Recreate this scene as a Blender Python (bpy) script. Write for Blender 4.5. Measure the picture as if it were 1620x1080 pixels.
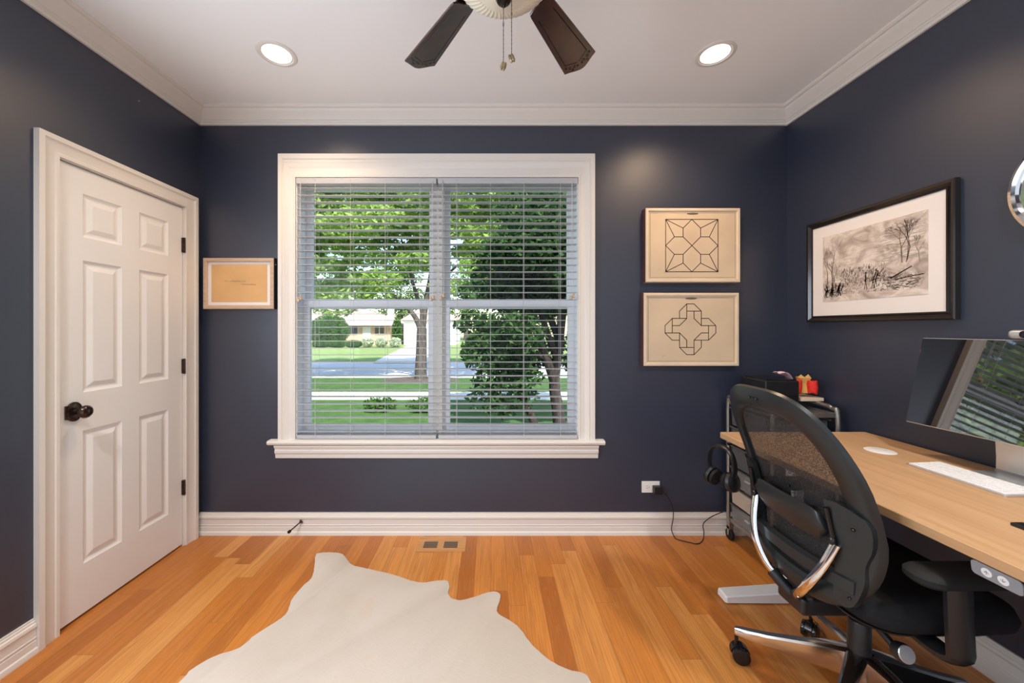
import bpy, bmesh, math, random
from mathutils import Vector, Matrix, noise
for _o in list(bpy.data.objects):
    bpy.data.objects.remove(_o)
sc = bpy.context.scene
COL = sc.collection
R = math.radians
PI = math.pi

# ------------------------------------------------------------------ camera
CAMZ, FPX, VX, VY = 1.30, 590.0, 776.0, 519.0
cam = bpy.data.cameras.new('camera')
cam.sensor_width = 36.0
cam.lens = 36.0 * FPX / 1620.0
cam.shift_x = (810 - VX) / 1620.0
cam.shift_y = -(540 - VY) / 1620.0
cam.clip_start = 0.02
cam.clip_end = 500
camo = bpy.data.objects.new('camera', cam)
camo.location = (0, 0, CAMZ)
camo.rotation_euler = (R(90), 0, 0)
COL.objects.link(camo)
sc.camera = camo

# ------------------------------------------------------------------ view, world, sun, large lights
sc.view_settings.view_transform = 'Standard'
sc.view_settings.look = 'None'
sc.view_settings.gamma = 1.0
sc.view_settings.use_curve_mapping = False
sc.view_settings.exposure = 0.15
world = bpy.data.worlds.new('sky')
sc.world = world
world.use_nodes = True
_nt = world.node_tree
_bg = _nt.nodes['Background']
_sky = _nt.nodes.new('ShaderNodeTexSky')
_sky.sky_type = 'NISHITA'
_sky.sun_disc = False
_sky.sun_elevation = R(48)
_sky.sun_rotation = R(140)
_sky.air_density = 1.2
_sky.dust_density = 0.6
_nt.links.new(_sky.outputs[0], _bg.inputs[0])
_bg.inputs[1].default_value = 0.38

def light(name, kind, loc, rot, energy, color, **kw):
    l = bpy.data.lights.new(name, kind)
    l.energy = energy
    l.color = color
    for k, v in kw.items():
        setattr(l, k, v)
    o = bpy.data.objects.new(name, l)
    o.location = loc
    o.rotation_euler = rot
    COL.objects.link(o)
    return o

# sun comes from behind the house, high and from the right
SUN = light('sun', 'SUN', (4, -6, 12), (R(42), R(18), 0), 8.5, (1.0, 0.95, 0.86), angle=R(0.6))
# added cool fill light in an assumed rear opening, unseen behind the camera
REAR_FILL = light('rear_fill_light', 'AREA', (0.0, -0.50, 1.15), (R(90), 0, 0), 20.0, (0.80, 0.89, 1.0),
             shape='RECTANGLE', size=2.9, size_y=2.1)
# unseen fill light added on the door-side wall to brighten right wall and ceiling
SIDE = light('side_fill_light', 'AREA', (-1.822, 0.45, 1.45), (0, R(-90), 0), 38.0, (0.78, 0.88, 1.0),
             shape='RECTANGLE', size=1.1, size_y=1.5)

# ------------------------------------------------------------------ materials
MATS = {}
class NT:
    def __init__(s, name):
        s.m = bpy.data.materials.new(name)
        s.m.use_nodes = True
        s.t = s.m.node_tree
        s.b = s.t.nodes['Principled BSDF']
        s.out = s.t.nodes['Material Output']
    def n(s, typ, **kw):
        x = s.t.nodes.new(typ)
        for k, v in kw.items():
            setattr(x, k, v)
        return x
    def l(s, a, b):
        s.t.links.new(a, b)
    def math(s, op, a, b=None, c=None):
        x = s.n('ShaderNodeMath', operation=op)
        for i, v in enumerate((a, b, c)):
            if v is None:
                continue
            if isinstance(v, (int, float)):
                x.inputs[i].default_value = v
            else:
                s.l(v, x.inputs[i])
        return x.outputs[0]
    def ramp(s, fac, stops, interp='LINEAR'):
        x = s.n('ShaderNodeValToRGB')
        x.color_ramp.interpolation = interp
        e = x.color_ramp.elements
        while len(e) < len(stops):
            e.new(0.5)
        for i, (p, c) in enumerate(stops):
            e[i].position = p
            e[i].color = (c[0], c[1], c[2], 1)
        s.l(fac, x.inputs[0])
        return x.outputs[0]
    def noise(s, vec, scale, detail=3, rough=0.5, dist=0.0):
        x = s.n('ShaderNodeTexNoise')
        x.inputs['Scale'].default_value = scale
        x.inputs['Detail'].default_value = detail
        x.inputs['Roughness'].default_value = rough
        x.inputs['Distortion'].default_value = dist
        if vec is not None:
            s.l(vec, x.inputs['Vector'])
        return x.outputs['Fac']
    def obj(s):
        return s.n('ShaderNodeTexCoord').outputs['Object']
    def scale(s, vec, sx, sy, sz):
        x = s.n('ShaderNodeMapping')
        x.inputs['Scale'].default_value = (sx, sy, sz)
        s.l(vec, x.inputs['Vector'])
        return x.outputs[0]
    def mix(s, fac, a, b, blend='MIX'):
        x = s.n('ShaderNodeMix', data_type='RGBA', blend_type=blend)
        for sock, v in ((x.inputs[0], fac), (x.inputs[6], a), (x.inputs[7], b)):
            if isinstance(v, (int, float)):
                sock.default_value = v
            elif isinstance(v, tuple):
                sock.default_value = (v[0], v[1], v[2], 1)
            else:
                s.l(v, sock)
        return x.outputs[2]
    def bump(s, h, strength=0.2, dist=0.002):
        x = s.n('ShaderNodeBump')
        x.inputs['Strength'].default_value = strength
        x.inputs['Distance'].default_value = dist
        s.l(h, x.inputs['Height'])
        s.l(x.outputs[0], s.b.inputs['Normal'])

def mat(name, col, rough=0.5, metal=0.0, spec=0.5, coat=0.0, var=0.06, vscale=6.0, bump=0.0, bscale=80.0, stretch=None, emit=None, es=0.0, alpha=1.0):
    if name in MATS:
        return MATS[name]
    t = NT(name)
    b = t.b
    b.inputs['Roughness'].default_value = rough
    b.inputs['Metallic'].default_value = metal
    b.inputs['Specular IOR Level'].default_value = spec
    b.inputs['Coat Weight'].default_value = coat
    b.inputs['Coat Roughness'].default_value = 0.08
    b.inputs['Alpha'].default_value = alpha
    vec = t.obj()
    if stretch:
        vec = t.scale(vec, *stretch)
    f = t.noise(vec, vscale, 4)
    lo = tuple(max(0, c * (1 - var)) for c in col)
    hi = tuple(min(1, c * (1 + var)) for c in col)
    t.l(t.ramp(f, [(0.3, lo), (0.7, hi)]), b.inputs['Base Color'])
    if bump:
        t.bump(t.noise(vec, bscale, 2), bump)
    if emit:
        b.inputs['Emission Color'].default_value = (*emit, 1)
        b.inputs['Emission Strength'].default_value = es
    MATS[name] = t.m
    return t.m

M_NAVY = mat('navy_satin_paint', (0.021, 0.0285, 0.054), 0.45, spec=0.85, coat=0.2, var=0.03, vscale=1.5, bump=0.05, bscale=220)
_c = M_NAVY.node_tree.nodes['Principled BSDF']; _c.inputs['Coat Roughness'].default_value = 0.40; _c.inputs['Coat IOR'].default_value = 1.6
M_WHITE = mat('white_trim_paint', (0.78, 0.735, 0.675), 0.5, var=0.012, vscale=2)
M_DOOR = mat('white_door_paint', (0.84, 0.82, 0.79), 0.48, var=0.012, vscale=2, bump=0.03, bscale=160)
M_CEIL = mat('flat_ceiling_paint', (0.91, 0.905, 0.89), 0.9, spec=0.2, var=0.01, vscale=2, bump=0.03, bscale=250)
M_VINYL = mat('white_window_vinyl', (0.90, 0.90, 0.92), 0.35, var=0.01)
M_SLAT = mat('backlit_grey_blind_slat', (0.50, 0.50, 0.52), 0.35, var=0.02)  # white slats, greyed in the base colour to carry their backlit shade
M_CORD = mat('pale_blind_cord', (0.62, 0.62, 0.62), 0.8, var=0.05)
M_TASSEL = mat('beige_tassel_wood', (0.50, 0.40, 0.29), 0.5, var=0.2, vscale=60)
M_BRONZE = mat('oil_rubbed_bronze', (0.075, 0.048, 0.038), 0.20, metal=0.85, var=0.5, vscale=90, bump=0.3, bscale=200)
M_PLATE = mat('white_outlet_plastic', (0.85, 0.82, 0.78), 0.35, var=0.01)
M_BLACKP = mat('black_plastic', (0.012, 0.012, 0.013), 0.38, var=0.1)
M_BLACKG = mat('black_gloss_plastic', (0.008, 0.008, 0.009), 0.15, var=0.1)
M_CHAIRP = mat('charcoal_chair_plastic', (0.014, 0.017, 0.018), 0.34, var=0.08, bump=0.04, bscale=500)
M_FABRIC = mat('black_seat_fabric', (0.012, 0.012, 0.014), 0.9, spec=0.2, var=0.2, vscale=300, bump=0.3, bscale=700)
M_CHROME = mat('polished_chrome', (0.82, 0.82, 0.83), 0.08, metal=1.0, var=0.01)
M_ALU = mat('polished_aluminium', (0.70, 0.69, 0.68), 0.16, metal=1.0, var=0.03)
M_STEEL = mat('brushed_grey_steel', (0.42, 0.40, 0.37), 0.35, metal=0.9, var=0.08, vscale=40)
M_DESKLEG = mat('white_powder_coat', (0.82, 0.80, 0.78), 0.4, var=0.01)
M_SILVER = mat('silver_aluminium', (0.72, 0.73, 0.75), 0.32, metal=0.8, var=0.02)
M_KEY = mat('white_keycap', (0.86, 0.86, 0.86), 0.45, var=0.01)
M_SCREEN = mat('black_screen_glass', (0.004, 0.004, 0.005), 0.02, spec=1.0, coat=1.0, var=0.01)
_c = M_SCREEN.node_tree.nodes['Principled BSDF']; _c.inputs['IOR'].default_value = 1.75; _c.inputs['Coat IOR'].default_value = 1.65; _c.inputs['Coat Roughness'].default_value = 0.01
M_RUBBER = mat('black_rubber', (0.010, 0.010, 0.010), 0.7, spec=0.3, var=0.1)
M_MAT = mat('black_floor_mat_foam', (0.010, 0.009, 0.009), 0.8, spec=0.2, var=0.2, vscale=200, bump=0.2, bscale=400)
M_PINE = mat('pale_frame_wood', (0.56, 0.40, 0.28), 0.5, var=0.12, vscale=10, stretch=(1, 12, 12))
M_REDWOOD = mat('dark_red_frame_edge', (0.10, 0.035, 0.03), 0.45, var=0.3, vscale=20)
M_BOXPAPER = mat('aged_cream_paper', (0.66, 0.52, 0.36), 0.75, spec=0.15, var=0.07, vscale=5)
M_BOXEDGE = mat('cream_painted_frame', (0.72, 0.60, 0.45), 0.5, var=0.06, vscale=8)
M_INK = mat('brown_black_ink', (0.035, 0.026, 0.020), 0.8, spec=0.1, var=0.2)
M_INKL = mat('faded_brown_ink', (0.30, 0.23, 0.17), 0.8, spec=0.1, var=0.2)
M_INKM = mat('mid_grey_brown_ink', (0.14, 0.11, 0.085), 0.8, spec=0.1, var=0.2)
M_MATBD = mat('white_mat_board', (0.84, 0.78, 0.73), 0.8, spec=0.15, var=0.01)
M_ORANGE = mat('tan_orange_paper', (0.70, 0.42, 0.19), 0.75, spec=0.15, var=0.06, vscale=8)
M_FRAMEBK = mat('black_brown_frame_lacquer', (0.018, 0.013, 0.011), 0.22, var=0.2, coat=0.3)
M_MIRROR = mat('mirror_silver', (0.85, 0.87, 0.86), 0.015, metal=1.0, var=0.005)
M_FANWOOD = mat('mahogany_fan_blade', (0.040, 0.007, 0.004), 0.3, coat=1.0, var=0.6, vscale=14, stretch=(1, 1, 1))
_c = M_FANWOOD.node_tree.nodes['Principled BSDF']; _c.inputs['Coat IOR'].default_value = 2.0; _c.inputs['Coat Roughness'].default_value = 0.20
M_FANLINE = mat('dark_carved_line', (0.010, 0.005, 0.004), 0.25, coat=0.5, var=0.2)
M_FANMETAL = mat('dark_bronze_fan_metal', (0.03, 0.02, 0.018), 0.3, metal=0.7, var=0.2)
M_BOWL = mat('cream_ribbed_glass', (0.80, 0.74, 0.60), 0.35, var=0.03, coat=0.2)
M_CHAIN = mat('steel_pull_chain', (0.22, 0.20, 0.18), 0.35, metal=0.8, var=0.1)
M_PENDANT = mat('brass_shell_pendant', (0.34, 0.25, 0.14), 0.3, metal=0.7, var=0.5, vscale=80)
M_TRAY = mat('smoke_clear_plastic', (0.30, 0.29, 0.27), 0.2, var=0.08, alpha=0.55)
M_GREYBIN = mat('grey_mesh_bin', (0.10, 0.10, 0.10), 0.45, var=0.1)
M_CREAMBIN = mat('cream_card_drawer', (0.50, 0.42, 0.33), 0.6, var=0.06)
M_PINK = mat('pink_paper', (0.78, 0.47, 0.44), 0.7, var=0.06)
M_PINKC = mat('pale_pink_cloth', (0.72, 0.46, 0.52), 0.7, var=0.15, vscale=30)
M_GREEN = mat('bright_green_folder', (0.07, 0.30, 0.04), 0.45, var=0.1)
M_RED = mat('red_felt', (0.72, 0.025, 0.012), 0.7, var=0.15, vscale=60)
M_YEL = mat('tan_yellow_plush', (0.72, 0.42, 0.12), 0.7, var=0.1, vscale=40)
M_CREAMBLK = mat('cream_block', (0.72, 0.58, 0.42), 0.6, var=0.05)
M_PANEL = mat('grey_control_panel', (0.24, 0.25, 0.27), 0.4, var=0.03)
M_BTN = mat('pale_button', (0.75, 0.75, 0.75), 0.4, var=0.01)
M_SEEDGREY = mat('grey_label', (0.4, 0.4, 0.4), 0.4, var=0.01)

def glass_mat():
    t = NT('window_glass')
    tr = t.n('ShaderNodeBsdfTransparent')
    tr.inputs[0].default_value = (0.97, 0.98, 0.975, 1)
    gl = t.n('ShaderNodeBsdfGlossy')
    gl.inputs['Roughness'].default_value = 0.01
    fr = t.n('ShaderNodeFresnel')
    fr.inputs[0].default_value = 1.45
    mx = t.n('ShaderNodeMixShader')
    t.l(t.math('MULTIPLY', fr.outputs[0], 0.2), mx.inputs[0])
    t.l(tr.outputs[0], mx.inputs[1])
    t.l(gl.outputs[0], mx.inputs[2])
    t.l(mx.outputs[0], t.out.inputs[0])
    return t.m
M_GLASS = glass_mat()

def mesh_fabric():
    t = NT('black_mesh_fabric')
    tr = t.n('ShaderNodeBsdfTransparent')
    mx = t.n('ShaderNodeMixShader')
    t.b.inputs['Base Color'].default_value = (0.022, 0.020, 0.021, 1)
    t.b.inputs['Roughness'].default_value = 0.6
    vo = t.n('ShaderNodeTexVoronoi')
    vo.inputs['Scale'].default_value = 260
    t.l(t.obj(), vo.inputs['Vector'])
    f = t.ramp(vo.outputs['Distance'], [(0.25, (0.64, 0.64, 0.64)), (0.62, (0.90, 0.90, 0.90))])
    t.l(f, mx.inputs[0])
    t.l(tr.outputs[0], mx.inputs[1])
    t.l(t.b.outputs[0], mx.inputs[2])
    t.l(mx.outputs[0], t.out.inputs[0])
    return t.m
M_MESH = mesh_fabric()

def floor_mat():
    t = NT('oak_strip_floor')
    W, L = 0.083, 1.05
    sx = t.n('ShaderNodeSeparateXYZ')
    t.l(t.obj(), sx.inputs[0])
    xs = t.math('DIVIDE', sx.outputs[0], W)
    ix = t.math('FLOOR', xs)
    w1 = t.n('ShaderNodeTexWhiteNoise', noise_dimensions='1D')
    t.l(ix, w1.inputs['W'])
    ys = t.math('ADD', t.math('DIVIDE', sx.outputs[1], L), t.math('MULTIPLY', w1.outputs[0], 9.0))
    iy = t.math('FLOOR', ys)
    cb = t.n('ShaderNodeCombineXYZ')
    t.l(ix, cb.inputs[0]); t.l(iy, cb.inputs[1])
    w2 = t.n('ShaderNodeTexWhiteNoise', noise_dimensions='2D')
    t.l(cb.outputs[0], w2.inputs['Vector'])
    tone = t.ramp(w2.outputs[0], [(0.0, (0.42, 0.125, 0.018)), (0.3, (0.55, 0.185, 0.028)), (0.65, (0.62, 0.225, 0.040)), (1.0, (0.72, 0.32, 0.080))])
    # grain runs along the strips, shifted per strip
    off = t.n('ShaderNodeCombineXYZ')
    t.l(t.math('ADD', t.math('MULTIPLY', sx.outputs[0], 22.0), t.math('MULTIPLY', w2.outputs[0], 57.0)), off.inputs[0])
    t.l(t.math('ADD', t.math('MULTIPLY', sx.outputs[1], 1.6), t.math('MULTIPLY', w2.outputs[0], 31.0)), off.inputs[1])
    g = t.noise(off.outputs[0], 1.3, 6, 0.62, 1.6)
    g2 = t.noise(off.outputs[0], 6.0, 4, 0.7, 0.4)
    wv = t.n('ShaderNodeTexWave', wave_type='BANDS', bands_direction='X')
    wv.inputs['Scale'].default_value = 1.1
    wv.inputs['Distortion'].default_value = 7.0
    wv.inputs['Detail'].default_value = 3.0
    wv.inputs['Detail Scale'].default_value = 0.7
    t.l(off.outputs[0], wv.inputs['Vector'])
    c = t.mix(t.math('MULTIPLY', t.ramp(g, [(0.42, (0, 0, 0)), (0.75, (1, 1, 1))]), 0.6), tone, (0.30, 0.11, 0.028))
    c = t.mix(t.math('MULTIPLY', t.ramp(wv.outputs['Fac'], [(0.0, (1, 1, 1)), (0.35, (0, 0, 0))]), 0.22), c, (0.25, 0.09, 0.024))
    c = t.mix(t.math('MULTIPLY', t.ramp(g2, [(0.5, (0, 0, 0)), (0.8, (1, 1, 1))]), 0.3), c, (0.66, 0.38, 0.16))
    fx = t.math('FRACT', xs)
    fy = t.math('FRACT', ys)
    gx = t.math('LESS_THAN', fx, 0.022)
    gy = t.math('LESS_THAN', fy, 0.002)
    gap = t.math('MAXIMUM', gx, gy)
    c = t.mix(t.math('MULTIPLY', gap, 0.45), c, (0.14, 0.05, 0.015))
    t.l(c, t.b.inputs['Base Color'])
    t.b.inputs['Roughness'].default_value = 0.33
    t.b.inputs['Specular IOR Level'].default_value = 0.45
    t.bump(t.math('ADD', t.math('MULTIPLY', gap, -1.0), t.math('MULTIPLY', g2, 0.15)), 0.12, 0.001)
    return t.m

def hide_mat():
    t = NT('cream_cowhide')
    o = t.obj()
    a = t.noise(o, 2.2, 4, 0.5, 0.6)
    b = t.noise(o, 3.4, 5, 0.6, 1.2)
    c = t.ramp(a, [(0.35, (0.60, 0.53, 0.45)), (0.7, (0.67, 0.61, 0.54))])
    c = t.mix(t.math('MULTIPLY', t.ramp(b, [(0.58, (0, 0, 0)), (0.74, (1, 1, 1))]), 0.4), c, (0.68, 0.50, 0.37))
    t.l(c, t.b.inputs['Base Color'])
    t.b.inputs['Roughness'].default_value = 0.85
    t.b.inputs['Specular IOR Level'].default_value = 0.2
    t.b.inputs['Sheen Weight'].default_value = 0.15
    t.bump(t.noise(t.scale(o, 90, 260, 90), 1.0, 3), 0.35, 0.002)
    return t.m

def bamboo_mat():
    t = NT('pale_bamboo_top')
    o = t.obj()
    sx = t.n('ShaderNodeSeparateXYZ')
    t.l(o, sx.inputs[0])
    ix = t.math('FLOOR', t.math('DIVIDE', sx.outputs[0], 0.021))
    iy = t.math('FLOOR', t.math('ADD', t.math('DIVIDE', sx.outputs[1], 0.9), t.math('MULTIPLY', ix, 0.37)))
    cb = t.n('ShaderNodeCombineXYZ')
    t.l(ix, cb.inputs[0]); t.l(iy, cb.inputs[1])
    w = t.n('ShaderNodeTexWhiteNoise', noise_dimensions='2D')
    t.l(cb.outputs[0], w.inputs['Vector'])
    tone = t.ramp(w.outputs[0], [(0, (0.54, 0.315, 0.155)), (1, (0.60, 0.37, 0.195))])
    g = t.noise(t.scale(o, 70, 3, 70), 1.0, 5, 0.6, 0.5)
    c = t.mix(t.math('MULTIPLY', t.ramp(g, [(0.45, (0, 0, 0)), (0.7, (1, 1, 1))]), 0.28), tone, (0.42, 0.22, 0.09))
    t.l(c, t.b.inputs['Base Color'])
    t.b.inputs['Roughness'].default_value = 0.36
    return t.m

def art_mat():
    # pale smoke and hatched sky of an old engraving, in the sheet's own pigments
    t = NT('engraving_paper')
    o = t.obj()
    a = t.noise(t.scale(o, 1, 5.0, 8.0), 1.5, 6, 0.62, 1.2)
    c = t.ramp(a, [(0.34, (0.40, 0.32, 0.27)), (0.48, (0.60, 0.51, 0.44)), (0.60, (0.78, 0.69, 0.61))])
    h = t.noise(t.scale(o, 1, 8, 200), 1.0, 2)
    c = t.mix(t.math('MULTIPLY', t.ramp(h, [(0.5, (0, 0, 0)), (0.65, (1, 1, 1))]), 0.14), c, (0.35, 0.28, 0.23))
    t.l(c, t.b.inputs['Base Color'])
    t.b.inputs['Roughness'].default_value = 0.8
    t.b.inputs['Specular IOR Level'].default_value = 0.15
    return t.m

def leaf_mat(name, lo, hi, trans=0.35):
    t = NT(name)
    gi = t.n('ShaderNodeNewGeometry')
    c = t.ramp(gi.outputs['Random Per Island'], [(0, lo), (1, hi)])
    d = t.n('ShaderNodeBsdfDiffuse')
    tl = t.n('ShaderNodeBsdfTranslucent')
    mx = t.n('ShaderNodeMixShader')
    mx.inputs[0].default_value = trans
    t.l(c, d.inputs[0]); t.l(c, tl.inputs[0])
    t.l(d.outputs[0], mx.inputs[1]); t.l(tl.outputs[0], mx.inputs[2])
    t.l(mx.outputs[0], t.out.inputs[0])
    return t.m

def ground_mat(name, lo, hi, sc_, bump=0.4):
    t = NT(name)
    o = t.obj()
    f = t.noise(o, sc_, 6, 0.7)
    f2 = t.noise(o, sc_ * 9, 3, 0.7)
    m = t.math('ADD', t.math('MULTIPLY', f, 0.6), t.math('MULTIPLY', f2, 0.4))
    t.l(t.ramp(m, [(0.35, lo), (0.65, hi)]), t.b.inputs['Base Color'])
    t.b.inputs['Roughness'].default_value = 0.9
    t.b.inputs['Specular IOR Level'].default_value = 0.2
    t.bump(f2, bump, 0.02)
    return t.m

# ------------------------------------------------------------------ mesh builder
class MB:
    def __init__(s):
        s.bm = bmesh.new()
        s.bev = False
    def quad(s, pts):
        return s.bm.faces.new([s.bm.verts.new(p) for p in pts])
    def box(s, a, b, bevel=0.0, seg=2, M=None):
        x0, y0, z0 = a; x1, y1, z1 = b
        vs = [s.bm.verts.new(p) for p in ((x0, y0, z0), (x1, y0, z0), (x1, y1, z0), (x0, y1, z0), (x0, y0, z1), (x1, y0, z1), (x1, y1, z1), (x0, y1, z1))]
        fs = [s.bm.faces.new([vs[i] for i in f]) for f in ((3, 2, 1, 0), (4, 5, 6, 7), (0, 1, 5, 4), (1, 2, 6, 5), (2, 3, 7, 6), (3, 0, 4, 7))]
        geo = vs
        if bevel:
            s.bev = True
            es = list({e for f in fs for e in f.edges})
            r = bmesh.ops.bevel(s.bm, geom=es, offset=bevel, segments=seg, profile=0.5, affect='EDGES')
            geo = list({v for f in r['faces'] for v in f.verts} | {v for v in vs if v.is_valid})
        if M is not None:
            bmesh.ops.transform(s.bm, matrix=M, verts=geo)
        return s
    def loft(s, rings, closed=True, cap=True, loop=False):
        vr = [[s.bm.verts.new(p) for p in r] for r in rings]
        n = len(rings[0])
        m = len(vr)
        for i in range(m if loop else m - 1):
            a, b = vr[i], vr[(i + 1) % m]
            for j in range(n if closed else n - 1):
                k = (j + 1) % n
                try:
                    s.bm.faces.new((a[j], a[k], b[k], b[j]))
                except ValueError:
                    pass
        if cap and closed and not loop:
            for r in (vr[0][::-1], vr[-1]):
                try:
                    s.bm.faces.new(r)
                except ValueError:
                    pass
        return s
    def tube(s, path, r, seg=10, closed=False, flat=1.0, up=None):
        P = [Vector(p) for p in path]
        n = len(P)
        rs = r if isinstance(r, (list, tuple)) else [r] * n
        rings = []
        prev = None
        for i in range(n):
            if closed:
                t = (P[(i + 1) % n] - P[i - 1]).normalized()
            else:
                t = (P[min(i + 1, n - 1)] - P[max(i - 1, 0)]).normalized()
            if prev is None:
                u = Vector(up) if up else (Vector((0, 0, 1)) if abs(t.z) < 0.9 else Vector((1, 0, 0)))
            else:
                u = prev
            u = (u - t * u.dot(t)).normalized()
            prev = u
            v = t.cross(u)
            rings.append([P[i] + u * (math.cos(2 * PI * k / seg) * rs[i]) + v * (math.sin(2 * PI * k / seg) * rs[i] * flat) for k in range(seg)])
        return s.loft(rings, True, True, closed)
    def lathe(s, prof, c=(0, 0, 0), axis='Z', seg=32, M=None):
        rings = []
        for (r, h) in prof:
            ring = []
            for k in range(seg):
                a = 2 * PI * k / seg
                p = (r * math.cos(a), r * math.sin(a), h)
                if axis == 'X':
                    p = (h, p[0], p[1])
                elif axis == 'Y':
                    p = (p[0], h, p[1])
                v = Vector(p)
                if M is not None:
                    v = M @ v
                ring.append(v + Vector(c))
            rings.append(ring)
        return s.loft(rings)
    def ball(s, c, r, seg=16, M=None):
        rx, ry, rz = r if isinstance(r, (tuple, list)) else (r, r, r)
        n = max(6, seg // 2)
        rings = []
        for i in range(n + 1):
            th = PI * (i + 0.02) / (n + 0.04)
            rings.append([])
            for k in range(seg):
                a = 2 * PI * k / seg
                v = Vector((rx * math.sin(th) * math.cos(a), ry * math.sin(th) * math.sin(a), rz * math.cos(th)))
                if M is not None:
                    v = M @ v
                rings[-1].append(v + Vector(c))
        return s.loft(rings)
    def prism(s, pts, fn, a, b):
        return s.loft([[fn(u, v, a) for u, v in pts], [fn(u, v, b) for u, v in pts]])
    def build(s, name, m, parent=None, angle=35, keep=False):
        bmesh.ops.recalc_face_normals(s.bm, faces=s.bm.faces)
        me = bpy.data.meshes.new(name)
        org = Vector((0, 0, 0))
        if parent is not None:
            org = Vector(parent['_org'])
        elif not keep:
            co = [v.co for v in s.bm.verts]
            lo = [min(c[i] for c in co) for i in range(3)]
            hi = [max(c[i] for c in co) for i in range(3)]
            org = Vector(((lo[0] + hi[0]) / 2, (lo[1] + hi[1]) / 2, lo[2]))
        if org.length:
            bmesh.ops.translate(s.bm, vec=-org, verts=s.bm.verts)
        s.bm.to_mesh(me)
        s.bm.free()
        o = link(name, me, m, parent, org, angle)
        if s.bev and angle:
            w = o.modifiers.new('normals', 'WEIGHTED_NORMAL'); w.keep_sharp = True
        return o

def link(name, me, m, parent=None, org=Vector((0, 0, 0)), angle=35):
    me.materials.append(m)
    if angle:
        for p in me.polygons:
            p.use_smooth = True
        me.set_sharp_from_angle(angle=R(angle))
    o = bpy.data.objects.new(name, me)
    COL.objects.link(o)
    o['_org'] = tuple(org)
    if parent is not None:
        o.parent = parent
    else:
        o.location = org
    return o

def thing(name, loc, label=None, cat=None, group=None, kind=None):
    o = bpy.data.objects.new(name, None)
    o.empty_display_size = 0.05
    COL.objects.link(o)
    o.location = loc
    o['_org'] = tuple(loc)
    return tag(o, label, cat, group, kind)

def tag(o, label=None, cat=None, group=None, kind=None):
    for k, v in (('label', label), ('category', cat), ('group', group), ('kind', kind)):
        if v:
            o[k] = v
    return o

def from_data(name, vs, fs, m, parent=None, angle=0):
    me = bpy.data.meshes.new(name)
    org = Vector(parent['_org']) if parent is not None else Vector((0, 0, 0))
    me.from_pydata([tuple(Vector(v) - org) for v in vs], [], fs)
    return link(name, me, m, parent, org, angle)

def smooth_path(pts, n=6, closed=False):
    P = [Vector(p) for p in pts]
    out = []
    m = len(P)
    rng = range(m if closed else m - 1)
    for i in rng:
        if closed:
            a, b, c, d = P[i - 1], P[i], P[(i + 1) % m], P[(i + 2) % m]
        else:
            a, b, c, d = P[max(i - 1, 0)], P[i], P[i + 1], P[min(i + 2, m - 1)]
        for k in range(n):
            t = k / n
            out.append(0.5 * ((2 * b) + (c - a) * t + (2 * a - 5 * b + 4 * c - d) * t * t + (3 * b - a - 3 * c + d) * t ** 3))
    if not closed:
        out.append(P[-1])
    return out

def pix(px, py, Y):
    return Vector(((px - VX) / FPX * Y, Y, CAMZ + (VY - py) / FPX * Y))

# ------------------------------------------------------------------ room shell
XL, XR, YB, YR, HC = -1.836, 1.876, 2.36, -1.40, 2.668
WX0, WX1, WZ0, WZ1 = -1.228, 0.553, 0.600, 2.250       # window opening
DY0, DY1, DZ1 = 1.578, 2.235, 2.026                    # door opening

b = MB().box((XL - 0.3, YR - 0.2, -0.12), (XR + 0.3, YB + 0.165, 0.0))
tag(b.build('floor', floor_mat(), keep=True), kind='structure')
b = MB().box((XL - 0.3, YR - 0.2, HC), (XR + 0.3, YB + 0.165, HC + 0.2))
tag(b.build('ceiling', M_CEIL, keep=True), kind='structure')
b = MB()
b.box((XL - 0.3, YB, 0), (WX0, YB + 0.16, HC)).box((WX1, YB, 0), (XR + 0.3, YB + 0.16, HC))
b.box((WX0, YB, 0), (WX1, YB + 0.16, WZ0 - 0.035)).box((WX0, YB, WZ1), (WX1, YB + 0.16, HC))
tag(b.build('wall_back', M_NAVY, keep=True), kind='structure')
b = MB()
b.box((XL - 0.16, YR, 0), (XL, DY0, HC)).box((XL - 0.16, DY1, 0), (XL, YB, HC))
b.box((XL - 0.16, DY0, DZ1), (XL, DY1, HC)).box((XL - 0.16, DY0, 0), (XL - 0.12, DY1, DZ1))
tag(b.build('wall_left', M_NAVY, keep=True), kind='structure')
tag(MB().box((XR, YR, 0), (XR + 0.16, YB, HC)).build('wall_right', M_NAVY, keep=True), kind='structure')
tag(MB().box((XL, YR - 0.16, 0), (XR, YR, HC)).build('wall_rear', M_NAVY, keep=True), kind='structure')

b = MB()
YP = -0.36  # assumed partition; its opening is added to frame the rear fill light
b.box((XL, YP - 0.12, 0), (-1.5, YP, HC)).box((1.5, YP - 0.12, 0), (XR, YP, HC)).box((-1.5, YP - 0.12, 2.25), (1.5, YP, HC))
tag(b.build('wall_assumed_opening', M_NAVY, keep=True), kind='structure')

def run(prof, A, B, nrm, up, ma, mb, mb_=None):
    """moulding: profile (projection, height) carried from A to B with mitred ends"""
    A, B, nrm, up = Vector(A), Vector(B), Vector(nrm), Vector(up)
    d = (B - A).normalized()
    m = mb_ or MB()
    m.loft([[A + nrm * p + up * h + d * (ma * p) for p, h in prof], [B + nrm * p + up * h - d * (mb * p) for p, h in prof]])
    return m

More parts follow.
